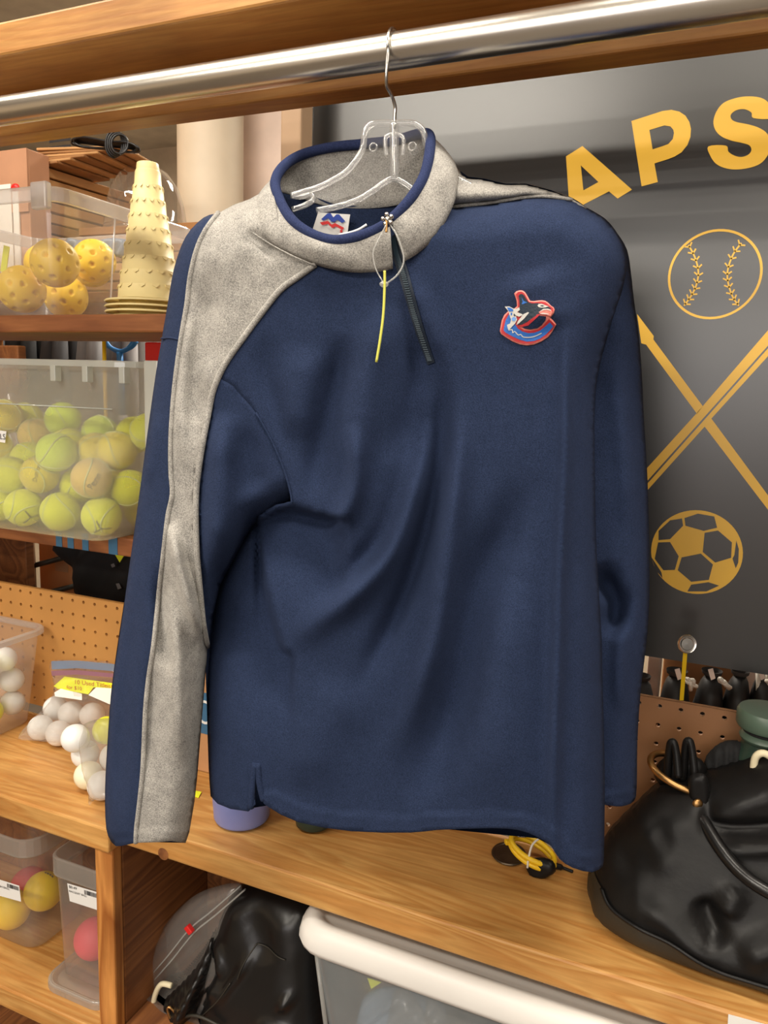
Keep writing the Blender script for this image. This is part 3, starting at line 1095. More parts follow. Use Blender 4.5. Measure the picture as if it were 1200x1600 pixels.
SL = [(341, 333), (318, 340), (290, 370), (272, 419), (262, 475), (253, 527), (244, 580), (234, 650), (220, 755), (206, 857), (196, 927), (182, 1018), (173, 1088), (168, 1158), (164, 1235), (166, 1295), (175, 1317)]
SLH = [(175, 1317), (181, 1322), (189, 1322), (212, 1317)]
SLT = [(425, 290), (410, 300), (390, 311), (365, 320), (341, 333)]
GL = [(341, 333), (321, 360), (307, 391), (297, 433), (292, 475), (286, 510), (278, 562), (271, 622), (267, 685), (267, 737), (269, 772), (262, 807), (255, 867), (248, 927), (240, 1007), (232, 1060), (227, 1112), (223, 1200), (218, 1252), (213, 1295), (212, 1317)]
GRa = [(493, 413), (465, 433), (437, 454), (409, 489), (381, 527), (356, 562), (341, 590)]
GRb = [(341, 590), (332, 615), (325, 650), (318, 685), (311, 730), (307, 765), (306, 807), (308, 867), (313, 927), (318, 976), (324, 1010)]
GRc = [(324, 1010), (322, 1042), (315, 1130), (308, 1217), (304, 1252), (296, 1300), (290, 1317)]
GH = [(290, 1317), (267, 1314), (245, 1316), (212, 1317)]
ARM = [(341, 590), (365, 603), (400, 645), (425, 690), (444, 735), (454, 770), (456, 786)]
SRr = [(456, 786), (430, 797), (405, 810), (385, 838), (360, 885), (344, 915), (334, 960), (324, 1010)]
SLr = spline(SRr + GRc[1:], 3)
SLs = spline(SL, 3)
NECK = [(493, 413), (520, 419), (545, 423), (580, 424), (613, 418)]
TRO = [(706, 322), (757, 318), (790, 313), (822, 308), (855, 307), (894, 311), (920, 326), (946, 342), (965, 365), (976, 390), (979, 420), (970, 462), (955, 510), (941, 555), (932, 600), (929, 650), (929, 700), (931, 827), (935, 912), (940, 997), (942, 1082), (945, 1210), (944, 1329), (942, 1354)]
HEM = [(942, 1354), (925, 1363), (895, 1356), (874, 1342), (861, 1322), (840, 1308), (810, 1297), (767, 1294), (682, 1297), (642, 1301), (550, 1299), (467, 1285), (421, 1262), (409, 1250), (404, 1225), (401, 1192)]
HEM2 = [(401, 1192), (399, 1225), (397, 1258), (388, 1268), (360, 1264), (340, 1256), (329, 1244)]
TLs = [(329, 1244), (326, 1200), (323, 1100), (321, 1000), (330, 920), (350, 850), (380, 815), (405, 800)]
ZIPU = [(613, 418), (611, 395), (612, 366), (617, 364), (627, 390), (632, 406)]
NECKR = [(632, 406), (655, 390), (682, 365), (706, 322)]

FOLDS = [  # polyline, amplitude (m), width (px)
    ([(548, 660), (556, 700), (556, 745), (547, 785), (529, 818), (500, 842)], 0.010, 15),
    ([(668, 620), (652, 690), (632, 760), (598, 840), (556, 890), (500, 935)], -0.010, 18),
    ([(664, 650), (652, 720), (636, 780), (606, 860), (560, 920), (500, 970), (455, 1006)], 0.012, 20),
    ([(690, 560), (690, 640), (686, 720), (670, 810), (640, 910), (600, 1000), (560, 1080)], -0.013, 17),
    ([(712, 620), (712, 700), (702, 840), (684, 980), (650, 1090), (610, 1190)], 0.010, 20),
    ([(830, 730), (790, 830), (746, 920), (712, 1080), (674, 1200), (640, 1260)], -0.011, 30),
    ([(884, 470), (883, 700), (874, 900), (872, 1010), (866, 1180), (865, 1400)], 0.0075, 10),
    ([(884, 500), (882, 700), (873, 900), (870, 1010), (865, 1180), (863, 1380)], 0.0022, 4.5),
    ([(800, 900), (780, 1100), (770, 1280)], 0.005, 40),
    ([(660, 500), (656, 570), (640, 650), (612, 730)], -0.006, 22),
    ([(600, 470), (578, 570), (566, 650), (560, 720)], 0.006, 26),
    ([(540, 520), (522, 600), (502, 690), (486, 785)], -0.008, 20),
    ([(480, 540), (470, 610), (462, 690)], 0.003, 26),
    ([(420, 520), (415, 590), (440, 680), (470, 740)], -0.003, 16),
    ([(556, 1060), (500, 1150), (470, 1240)], 0.004, 40),
    ([(640, 430), (668, 500), (684, 570)], 0.004, 14),
    ([(830, 420), (860, 520)], 0.004, 40),
]
_w = [(spline(p, 4), a * 2.2, s * 1.1) for p, a, s in FOLDS]


def pdist_s(px, py, line):
    """distance to a line and how far along it (0..1) the nearest point lies"""
    L = np.asarray(line, float)
    seg = np.hypot(*(L[1:] - L[:-1]).T)
    cum = np.concatenate([[0], np.cumsum(seg)]) / seg.sum()
    best = np.full(np.shape(px), 1e9); bs = np.zeros(np.shape(px))
    for i in range(len(L) - 1):
        a, d = L[i], L[i + 1] - L[i]
        t = np.clip(((px - a[0]) * d[0] + (py - a[1]) * d[1]) / (d @ d + 1e-9), 0, 1)
        q = np.hypot(px - a[0] - t * d[0], py - a[1] - t * d[1])
        k = q < best
        best = np.where(k, q, best); bs = np.where(k, cum[i] + t * (cum[i + 1] - cum[i]), bs)
    return best, bs


def fsum(px, py, L, taper=0.34):
    """sum of folds: soft ridges and valleys that die out towards their ends"""
    d = np.zeros(np.shape(px))
    for p, a, s in L:
        q, u = pdist_s(px, py, p)
        d = d + a * np.exp(-(q / s) ** 2) * smooth01(u / taper + 0.12) * smooth01((1 - u) / taper + 0.12)
    return d


def xline(line, py):
    L = sorted([(y, x) for x, y in line])
    return np.interp(py, [q[0] for q in L], [q[1] for q in L])


PLAT = 0.045
TROs = spline(TRO, 3)
RSIDE = spline(TRO[5:], 3)
EDGE = [(405, 800), (410, 850), (420, 920), (436, 985), (446, 1012), (462, 1026)]
DROP = [(400, 808), (440, 791), (456, 788), (500, 800), (535, 806), (552, 792), (562, 768), (566, 740)]


def hemband(px, py, line, h=26.0):
    q = pdist(px, py, line)
    return 0.0014 * smooth01((h - q) / 3.0) + 0.0012 * np.exp(-((q - h + 1) / 2.2) ** 2) - 0.0010 * np.exp(-((q - h - 2.5) / 2.0) ** 2)


def D_torso(px, py):
    px = np.asarray(px, float); py = np.asarray(py, float)
    fr = bulge(pdist(px, py, TROs), 62)
    fl = bulge(np.maximum(px - xline(TLs, py), 0) + 400 * smooth01((790 - py) / 20.0), 90)
    d = -0.012 + (PLAT + 0.012) * fr * fl
    fo = fsum(px, py, _w)
    # shirt swells outwards towards the hem on the right
    fo = fo + 0.018 * smooth01((py - 560) / 700) * smooth01((px - 620) / 200)
    # side panel set back behind the front edge of the fold
    m = np.exp(-np.clip((py - 960) / 110, 0, 9) ** 2) * (py > 780)
    fo = fo - 0.046 * smooth01((xline(EDGE, np.clip(py, 800, 1026)) - px) / 11.0) * m
    # cloth hangs over the armpit
    yl = np.interp(px, [400, 440, 456, 500, 535, 552], [808, 791, 788, 800, 806, 797])
    below = smooth01((py - yl) / 12.0) * np.exp(-np.clip((py - yl) / 95, 0, 9) ** 2)
    side = smooth01((px - 396) / 8) * smooth01((552 - px) / 40)
    fo = fo - 0.042 * below * side
    # side seam
    fo = fo - 0.0012 * np.exp(-((px - (404 + (py - 1190) * -0.01)) / 2.5) ** 2) * (py > 1010)
    wv = smooth01(pdist(px, py, ARM) / 45.0) * smooth01(pdist(px, py, GRa) / 30.0)
    d = d + fo * np.where(py > 786, np.maximum(wv, smooth01((py - 786) / 10.0)), wv)
    d = d + hemband(px, py, HEM[:13]) * (py > 1190)
    d = d + 0.0008 * mn(px, py, 70)
    return d


def mn(px, py, s):
    return np.array([mnoise.noise((x / s, y / s, 3.1)) for x, y in zip(np.ravel(px), np.ravel(py))]).reshape(np.shape(px))


SLFOLD = [
    ([(262, 815), (272, 850), (284, 900), (296, 945), (312, 985), (322, 1006)], 0.010, 9),
    ([(252, 880), (252, 940), (258, 1000), (266, 1060)], -0.007, 11),
    ([(266, 930), (272, 1000), (278, 1080), (282, 1200)], 0.007, 14),
    ([(240, 1020), (236, 1120), (228, 1230)], -0.004, 9),
    ([(210, 900), (196, 1060), (188, 1200), (186, 1290)], -0.005, 16),
    ([(330, 400), (320, 480), (304, 600), (296, 700)], -0.006, 22),
    ([(380, 360), (410, 380), (440, 400)], -0.004, 12),
    ([(300, 470), (286, 600), (284, 740)], 0.004, 12),
    ([(350, 640), (345, 760), (335, 900)], 0.008, 24),
    ([(395, 660), (385, 720), (400, 780)], -0.004, 26),
    ([(240, 640), (226, 760)], 0.004, 14),
]
_ws = [(spline(p, 4), a * 2.2, s * 1.05) for p, a, s in SLFOLD]
SLTs = spline(SLT, 3)


def D_sleeve(px, py):
    px = np.asarray(px, float); py = np.asarray(py, float)
    fl = bulge(np.minimum(pdist(px, py, SLs), pdist(px, py, SLTs)), 75)
    frr = bulge(pdist(px, py, SLr), 48)
    d = -0.012 + (PLAT + 0.012) * fl * frr
    wv = smooth01(pdist(px, py, ARM) / 45.0) * smooth01(pdist(px, py, GRa) / 25.0)
    fo = fsum(px, py, _ws)
    # the navy cloth dives behind the piping below the raglan seam
    inner = px > xline(GRb, np.clip(py, 590, 1010))
    q = pdist(px, py, GRb)
    fo = fo - np.where(inner, 0.010 * np.exp(-(q / 9.0) ** 2), 0) * smooth01((py - 610) / 60)
    d = d + fo * wv + hemband(px, py, [(175, 1322), (212, 1322), (290, 1320)], 24) * (py > 1200)
    d = d + 0.0008 * mn(px, py, 50)
    return d


SRO = [(906, 318), (920, 326), (946, 342), (965, 365), (980, 391), (986, 427), (991, 472), (998, 521), (1003, 586), (1006, 651), (1009, 697), (1012, 755), (1014, 827), (1015, 912), (1013, 972), (1008, 1023), (1001, 1082), (996, 1159), (995, 1231), (990, 1252), (971, 1260), (946, 1258)]
SRI = [(946, 1258), (915, 1250), (905, 1200), (900, 1000), (885, 800), (885, 600), (890, 450), (906, 318)]
SROs = spline(SRO, 3)
_wr = [(spline(p, 4), a, s) for p, a, s in [
    ([(944, 880), (965, 905), (984, 935)], 0.004, 8),
    ([(936, 880), (952, 915), (964, 945), (956, 1000)], -0.034, 17),
    ([(984, 935), (972, 980), (968, 1040), (970, 1120)], 0.008, 12),
    ([(960, 560), (975, 700), (982, 840)], 0.006, 16)]]


def D_right(px, py):
    px = np.asarray(px, float); py = np.asarray(py, float)
    fo_ = bulge(pdist(px, py, SROs[:58]), 42)
    d = -0.046 + 0.042 * fo_ + 0.026 * smooth01((420 - py) / 110) - 0.020 * smooth01((py - 470) / 160)
    d = d + fsum(px, py, _wr) + hemband(px, py, [(900, 1256), (946, 1258), (990, 1252)], 20) * (py > 1180)
    return d + 0.001 * mn(px, py, 50)


pull = thing('fleece_pullover', 'navy blue and heather grey fleece pullover hanging on the clear hanger', 'pullover', G(617, 1300, 0.0))


def cloth(name, poly, D, m, step=6.5, **kw):
    o = sheet(name, poly, lambda x, y: G(x, y, D(x, y)), M[m], pull, step, **kw)
    return solid(o, 0.0022)


torso_poly = GRa[::-1][:-1] + spline(NECK, 2).tolist() + ZIPU[1:] + NECKR[1:] + TROs.tolist()[1:] + spline(HEM, 2).tolist()[1:] + HEM2[1:] + spline(TLs, 2).tolist()[1:] + [(430, 792), (456, 786)] + ARM[::-1][1:-1]
body = cloth('body_front', torso_poly, D_torso, 'navy')
cloth('sleeve_inner_panel', GRb + spline(SRr, 2).tolist()[::-1][1:] + ARM[::-1][1:-1], D_sleeve, 'navy', 6)
cloth('sleeve_stripe', SLT + GL[1:] + GH[::-1][1:] + GRc[::-1][1:] + GRb[::-1][1:] + GRa[::-1][1:] + [(440, 375)], D_sleeve, 'grey', 6)
cloth('sleeve_outer_panel', SLs.tolist() + SLH[1:] + GL[::-1][1:], D_sleeve, 'navy', 6)
sright = cloth('left_sleeve', SROs.tolist() + SRI[1:], D_right, 'navy')
# back of the garment
TOPB = [(341, 333), (365, 320), (390, 311), (410, 300), (432, 292), (470, 300), (520, 318), (570, 323), (630, 315), (690, 282), (714, 263), (731, 276), (757, 279), (790, 287), (822, 287), (861, 297), (894, 310)]
backp = TOPB + TROs.tolist()[16:] + [(925, 1355), (840, 1310), (700, 1296), (550, 1298), (467, 1284), (421, 1258), (398, 1262), (360, 1262), (329, 1244)] + spline(TLs, 2).tolist()[1:] + [(360, 780), (330, 600)]


def D_back(px, py):
    e = bulge(pdist(px, py, backp, True), 70)
    top = smooth01((420 - np.asarray(py, float)) / 60.0)
    k = np.where((np.asarray(px) > 425) & (np.asarray(px) < 715), top, 0)
    return -0.012 - 0.046 * np.maximum(e, k)


o = sheet('body_back', backp, lambda x, y: G(x, y, D_back(x, y)), M['navy'], pull, 12)
slb = SLs.tolist() + SLH[1:] + [(245, 1316), (290, 1317)] + GRc[::-1][1:] + spline(SRr, 2).tolist()[::-1] + [(400, 645), (341, 590), (380, 420), (425, 292)] + SLT[1:-1]
sheet('sleeve_back', slb, lambda x, y: G(x, y, -0.012 - 0.03 * bulge(pdist(x, y, slb, True), 60)), M['navy'], pull, 12)
srb = SROs.tolist() + SRI[1:]
sheet('left_sleeve_back', srb, lambda x, y: G(x, y, -0.046 - 0.022 * bulge(pdist(x, y, srb, True), 45) - 0.020 * smooth01((np.asarray(y) - 470) / 160)), M['navy'], pull, 12)
# grey yoke over the wearer's left shoulder
YK = [(697, 242), (699, 261), (714, 263), (731, 276), (757, 279), (790, 287), (822, 287), (861, 297), (894, 309), (921, 327)]
YB = [(921, 327), (894, 312), (855, 307), (822, 308), (790, 313), (757, 318), (706, 323), (690, 300)]
YKs = spline(YK, 3)


def D_yoke(px, py):
    px = np.asarray(px, float); py = np.asarray(py, float)
    q = pdist(px, py, YB[:-1]); s = pdist(px, py, YKs)
    k = s / (q + s + 1e-6)
    base = D_torso(px, py)
    near = np.where(k > 0, np.sqrt(np.clip(k, 0, 1)), 0)
    return -0.03 + (np.clip(base, -0.01, 0.05) + 0.032) * near + 0.001 * mn(px, py, 20)


cloth('shoulder_yoke', YKs.tolist() + YB[1:], D_yoke, 'grey', 5)


# piping along the raglan seams
def cord(name, line, D, r, m, lift=0.001, n=4, **kw):
    L = spline(line, n)
    V, Fc = tubeg(G(L[:, 0], L[:, 1], D(L[:, 0], L[:, 1]) + lift), r, 7)
    return link(name, V, Fc, M[m], pull, **kw)


cord('raglan_piping', GRa + GRb[1:], D_sleeve, 0.0030, 'grey', 0.0012)
cord('stripe_piping', GL, D_sleeve, 0.0026, 'grey', 0.001)
cord('armhole_seam', ARM[2:], D_torso, 0.0011, 'navy', 0.0002)
cord('sleeve_seam', [(252, 529), (266, 528), (280, 531)], D_sleeve, 0.0010, 'navy', 0.0003)
cord('yoke_seam', YB[1:7], lambda x, y: D_torso(x, y + 2), 0.0016, 'grey', 0.0006)
for ln in ([(403, 1192), (406, 1225), (412, 1250)], [(399, 1192), (395, 1225), (392, 1262)]):
    cord('side_slit_edge', ln, lambda x, y: D_torso(np.asarray(x) * 0 + 392, y), 0.0035, 'navy', 0.001)

# collar
CT = [(609, 347, .052), (587, 360, .055), (556, 371, .056), (521, 376, .054), (486, 366, .049), (456, 344, .04), (437, 313, .022), (430, 284, 0), (444, 259, -.03), (474, 241, -.05), (520, 230, -.058), (570, 225, -.058), (620, 219, -.053), (653, 210, -.036), (671, 212, -.012), (671, 240, .012), (663, 275, .032), (645, 306, .046), (626, 329, .051), (611, 343, .053)]
CB = [(614, 419, .050), (590, 424, .050), (545, 424, .050), (495, 413, .047), (452, 394, .045), (420, 376, .041), (398, 348, .030), (404, 308, -.002), (430, 300, -.03), (460, 306, -.05), (510, 322, -.058), (570, 326, -.058), (630, 318, -.054), (690, 290, -.040), (713, 270, -.012), (714, 292, .012), (706, 324, .030), (682, 367, .040), (654, 394, .047), (632, 408, .050)]
CTs, CBs = spline(CT, 5), spline(CB, 5)
rows = []
for k in range(9):
    u = k / 8
    P3 = CTs * (1 - u) + CBs * u
    n = len(P3)
    ang = np.linspace(0, 1, n)
    bow = 4 * u * (1 - u)
    q = P3.copy()
    q[:, 2] = P3[:, 2] + bow * 0.006 * np.sign(P3[:, 2])
    # the right hand fold of the stand stands out sideways, the left one slumps
    rgt = np.exp(-((ang - 0.76) / 0.07) ** 2)
    lft = np.exp(-((ang - 0.36) / 0.06) ** 2)
    q[:, 0] += bow * (9 * rgt - 5 * lft)
    q[:, 2] += 0.002 * np.sin(ang * 40 + u * 3) * bow
    rows.append(G(q[:, 0], q[:, 1], q[:, 2]))
n = len(CTs)
V = np.vstack(rows)
Fc = [(i * n + k, i * n + k + 1, (i + 1) * n + k + 1, (i + 1) * n + k) for i in range(8) for k in range(n - 1)]
solid(link('collar', V, Fc, M['grey'], pull), 0.002, 0)
V, Fc = tubeg(G(CTs[:, 0], CTs[:, 1], CTs[:, 2] + 0.0), 0.0050, 12)
link('collar_binding', V, Fc, M['bind'], pull)
cl = spline([(395, 364), (420, 380), (455, 399), (493, 415)], 4)
V, Fc = tubeg(G(cl[:, 0], cl[:, 1], D_sleeve(cl[:, 0], cl[:, 1]) + 0.0052), 0.0008, 6)
link('neck_seam', V, Fc, M['grey'], pull)

# zipper: tape, teeth and slider
tape = [(613, 368), (617, 366), (628, 392), (640, 432), (652, 478), (664, 520), (679, 566), (668, 570), (652, 528), (640, 490), (628, 448), (618, 415), (611, 396)]
zfn = lambda x, y: G(x, y, np.maximum(D_torso(x, np.maximum(y, 424)), 0.03) + 0.0016)
zt_ = sheet('zipper_tape', tape, zfn, M['zip'], pull, 5)
tl = spline([(615, 372), (620, 396), (631, 430), (644, 480), (657, 522), (672, 565)], 14)
geo = []
for k in range(0, len(tl) - 1):
    p = G(tl[k, 0], tl[k, 1], np.maximum(D_torso(tl[k, 0], max(tl[k, 1], 424)), 0.03) + 0.0022)
    geo.append(boxg(p - np.array([0.0022, 0.0008, 0.0006]), p + np.array([0.0022, 0.0004, 0.0006])))
V, Fc = cat_(*geo)
link('zipper_teeth', V, Fc, M['zipteeth'], pull, False, kind='stuff')
sp = G(606, 343, 0.063)
geo = [sphereg(sp, 0.0028, 12, 8)]
for a in range(5):
    an = a * 2 * math.pi / 5 + 0.5
    geo.append(sphereg(sp + np.array([math.cos(an) * 0.0042, -0.001, math.sin(an) * 0.0042]), 0.0021, 10, 6))
V, Fc = cat_(*geo)
zsl = link('zipper_slider', V, Fc, M['tear'], pull, label='silver zipper slider')
V, Fc = boxg(G(602, 352, 0.064) - np.array([0, 0.001, 0.006]), G(606, 352, 0.064) + np.array([0, 0.0006, 0.006]))
bev(link('pull_tab', V, Fc, M['brass'], zsl, False), 0.0006)

# size label inside the back of the neck
lab = sheet('neck_label', [(497, 332), (547, 335), (541, 378), (486, 366)], lambda x, y: G(x, y, -0.048 + 0 * np.asarray(x)), M['white'], pull, 12, smooth=False)
solid(lab, 0.0008)


def lz(pts): return zp(pts, 480, 310, 6)


def labfn(x, y): return G(x, y, -0.0462 + 0 * np.asarray(x))


sheet('blue_mark', lz([(130, 195), (190, 140), (218, 138), (245, 178), (275, 148), (300, 150), (357, 215), (325, 230), (285, 200), (255, 220), (225, 218), (195, 185), (150, 208)]), labfn, M['logo_blue'], lab, 6, smooth=False)
sheet('red_mark', lz([(118, 225), (195, 210), (228, 245), (262, 232), (345, 275), (330, 297), (270, 262), (235, 278), (195, 240), (140, 250)]), labfn, M['logo_red'], lab, 6, smooth=False)
sheet('red_dot', lz([(305, 300), (320, 292), (332, 302), (328, 318), (312, 322)]), labfn, M['logo_red'], lab, 6, smooth=False)
cord('neck_tape', [(530, 367), (545, 364), (560, 359), (573, 351)], lambda x, y: 0 * np.asarray(x) + 0.048, 0.0012, 'white', 0.0)

# embroidered emblem on the chest: a leaping orca rising from a letter c shape
emb = None


def ez(pts): return zp(pts, 760, 440, 8.571)


def stitch(name, pts, lvl, m, parent=None, sm=True, step=4):
    P = spline(ez(pts), 2, True) if sm else np.array(ez(pts))
    o = sheet(name, P, lambda x, y: G(x, y, D_emb(x, y) + 0.0011 + 0.00035 * lvl), M[m], parent or pull, step, smooth=True)
    return o


def D_emb(px, py):
    # smooth chest surface under the emblem
    return D_torso(px, py)


em = stitch('emblem', [(372, 160), (400, 130), (440, 118), (478, 118), (512, 140), (540, 180), (580, 255), (630, 262), (680, 255), (740, 250), (790, 258), (830, 285), (860, 318), (900, 345), (915, 375), (905, 420), (860, 482), (850, 486), (890, 520), (935, 575), (890, 660), (830, 740), (740, 800), (640, 843), (540, 855), (450, 842), (350, 802), (260, 747), (195, 702), (180, 660), (192, 590), (205, 520), (240, 445), (300, 390), (370, 365), (410, 330), (405, 260), (385, 200)], 0, 'salmon', None, False)
solid(em, 0.0012)
stitch('emblem_red_edge', [(395, 170), (420, 140), (470, 133), (505, 155), (535, 205), (570, 270), (640, 275), (740, 265), (790, 275), (840, 315), (890, 355), (895, 385), (860, 460), (800, 455), (720, 445), (690, 450), (620, 520), (560, 590), (470, 606), (430, 600), (500, 650), (590, 660), (690, 640), (750, 600), (800, 545), (838, 500), (870, 530), (920, 580), (870, 660), (800, 735), (700, 795), (600, 830), (500, 830), (400, 805), (300, 750), (205, 690), (196, 650), (230, 500), (300, 405), (420, 350), (425, 260)], 1, 'red', em, False)
stitch('emblem_blue_letter', [(300, 440), (258, 515), (240, 590), (230, 652), (260, 685), (350, 735), (450, 780), (540, 804), (640, 795), (720, 762), (800, 705), (850, 655), (895, 600), (850, 545), (800, 590), (720, 655), (640, 685), (560, 690), (480, 667), (420, 628), (385, 570), (350, 480)], 2, 'blue', em, False)
stitch('emblem_gap', [(470, 604), (560, 590), (620, 525), (690, 452), (800, 468), (790, 520), (740, 585), (680, 625), (590, 640), (510, 628)], 2, 'navy', em, False)
stitch('emblem_jaw', [(420, 590), (480, 575), (545, 545), (620, 480), (690, 430), (715, 445), (640, 515), (560, 588), (470, 608)], 3, 'red', em, False)
stitch('emblem_orca_body', [(430, 190), (450, 168), (475, 165), (503, 182), (535, 235), (565, 275), (610, 292), (690, 287), (760, 300), (800, 322), (850, 345), (872, 368), (820, 362), (770, 370), (725, 402), (690, 438), (610, 495), (555, 535), (480, 575), (420, 582), (440, 540), (480, 470), (440, 440), (425, 390), (445, 320), (440, 250)], 3, 'orca', em, False)
stitch('emblem_fin_shine', [(470, 208), (485, 235), (495, 255), (548, 282), (510, 292), (500, 300), (470, 302), (486, 268)], 4, 'blue', em, False)
stitch('emblem_eye_patch', [(684, 322), (700, 300), (740, 298), (770, 308), (800, 322), (835, 330), (790, 346), (735, 350), (700, 342)], 4, 'silverthread', em, False)
stitch('emblem_eye', [(715, 322), (745, 315), (780, 324), (750, 334)], 5, 'orca', em, False)
stitch('emblem_mouth', [(700, 412), (730, 385), (770, 365), (820, 368), (872, 385), (882, 410), (860, 462), (800, 446), (740, 440)], 4, 'salmon', em, False)
stitch('emblem_mouth_line', [(705, 412), (760, 366), (820, 362), (868, 380), (865, 392), (815, 376), (762, 382)], 5, 'silverthread', em, False)
stitch('emblem_mouth_line', [(705, 432), (760, 418), (830, 428), (835, 442), (770, 434)], 5, 'silverthread', em, False)
stitch('emblem_belly', [(402, 580), (418, 535), (490, 440), (555, 408), (572, 416), (510, 490), (440, 555)], 4, 'silverthread', em, False)
stitch('emblem_splash', [(245, 335), (305, 332), (360, 360), (400, 365), (440, 344), (448, 378), (412, 410), (480, 435), (485, 448), (440, 470), (395, 455), (412, 510), (385, 560), (345, 600), (300, 655), (290, 640), (275, 580), (318, 560), (330, 510), (310, 450), (290, 390)], 5, 'silverthread', em, False)
stitch('emblem_splash_blue', [(275, 345), (318, 348), (362, 375), (355, 400), (300, 400)], 6, 'blue', em, False)
stitch('emblem_splash_blue', [(325, 420), (345, 415), (345, 450), (325, 450)], 6, 'blue', em, False)
stitch('emblem_splash_blue', [(335, 490), (370, 470), (400, 490), (380, 530), (345, 525)], 6, 'lblue', em, False)
stitch('emblem_splash_dark', [(368, 425), (395, 455), (380, 470), (362, 450)], 6, 'orca', em, False)
wl = ribbon(spline(ez([(300, 650), (345, 645), (352, 685), (380, 668), (425, 715), (460, 708), (490, 740), (560, 748), (640, 735), (710, 705), (740, 690)]), 4), 1.5)
sheet('emblem_wave', wl, lambda x, y: G(x, y, D_emb(x, y) + 0.0026), M['silverthread'], em, 4)

# price tag fastener looped through the zipper
tg = thing('tag_fastener', 'thin lime plastic tag fastener looped through the silver zipper', 'fastener', G(600, 445, 0.07))
q = [(603, 352), (586, 385), (583, 400), (588, 422), (600, 443)]
V, Fc = tubeg(spline(G(np.array([a for a, b in q]), np.array([b for a, b in q]), np.full(5, 0.066)), 5), 0.0006, 6)
link('loop', V, Fc, M['zipclear'], tg)
q = [(609, 350), (622, 372), (631, 405), (622, 428), (604, 443)]
V, Fc = tubeg(spline(G(np.array([a for a, b in q]), np.array([b for a, b in q]), np.full(5, 0.064)), 5), 0.0008, 6)
link('loop', V, Fc, M['zipclear'], tg)
V, Fc = sphereg((0, 0, 0), 0.0035, 12, 8)
link('knot', V * [1.2, 1, 0.8] + G(600, 444, 0.068), Fc, M['zipclear'], tg)
q = [(601, 423), (601, 445), (599, 490), (594, 530), (588, 566)]
V, Fc = tubeg(spline(G(np.array([a for a, b in q]), np.array([b for a, b in q]), np.full(5, 0.072)), 5), 0.0012, 7)
link('tail', V, Fc, M['limey'], tg)

# clear hanger
hg = thing('clothes_hanger', 'clear plastic hanger with a bent steel wire hook on the rail', 'hanger', G(617, 200, 0.0))


def hz_(pts, d=0.0):
    P = zp(pts, 400, 20, 3.5294)
    x = np.array([p[0] for p in P]); y = np.array([p[1] for p in P])
    return G(x, y, np.zeros(len(P)) + d)


def htube(name, pts, r, m='clearhard', d=0.0, n=4, flat=1.0):
    V, Fc = tubeg(spline(hz_(pts, d), n), r, 10, flat=flat)
    return link(name, V, Fc, M[m], hg)


htube('frame', [(195, 1008), (270, 985), (350, 960), (430, 920), (500, 875), (555, 810), (588, 750), (598, 680), (615, 635), (650, 612), (760, 610), (860, 610), (905, 630), (928, 670), (938, 730), (990, 850), (1080, 900), (1200, 960)], 0.0030)
htube('lower_rib', [(335, 1090), (450, 1068), (560, 1032), (640, 985), (715, 932), (762, 915), (820, 940), (900, 1000), (1000, 1060), (1150, 1090)], 0.0030)
htube('stem', [(762, 610), (762, 700), (762, 800), (764, 915)], 0.0044)
htube('arm_notch', [(195, 1008), (250, 1015), (300, 1000), (315, 1030), (270, 1060), (200, 1085)], 0.0026)
htube('size_clip', [(718, 782), (718, 682), (808, 682), (808, 782)], 0.0020, d=0.004)
web = [(600, 690), (625, 640), (660, 620), (870, 620), (915, 660), (930, 740), (760, 905), (640, 970), (420, 1040), (250, 1000), (430, 930), (520, 870), (580, 780)]
sheet('web_plate', zp(web, 400, 20, 3.5294), lambda x, y: G(x, y, 0 * np.asarray(x) - 0.001), M['film'], hg, 10, smooth=False)
for p in ((650, 745), (865, 740)):
    c = hz_([p], 0.003)[0]
    V, Fc = latheg([(0.0042, 0), (0.0042, 0.002), (0.003, 0.002), (0.003, 0)], 20, c, rotx(math.radians(90)))
    link('rivet_hole', V, Fc, M['clearhard'], hg)
# wire hook: up the front of the rail, over the top and down behind it
hk = hz_([(763, 640), (766, 560), (768, 525), (757, 480), (742, 445), (722, 405), (718, 360), (722, 300)], np.array([0, 0, 0, 0.003, 0.008, 0.014, 0.0175, 0.0182]))
top = at(613, 62, RY)
yx = hk[-1][0]
arc = []
for a in np.linspace(200, -15, 16):
    an = math.radians(a)
    rr_ = RR + 0.0023
    arc.append((yx + (top[0] - yx) * (200 - a) / 140.0 * 0.5, RY - rr_ * -math.cos(an) * 1.0, RZ + rr_ * math.sin(an)))
arc = np.array(arc)
V, Fc = tubeg(spline(np.vstack([hk, arc]), 4), 0.0016, 10)
link('wire_hook', V, Fc, M['wire'], hg)

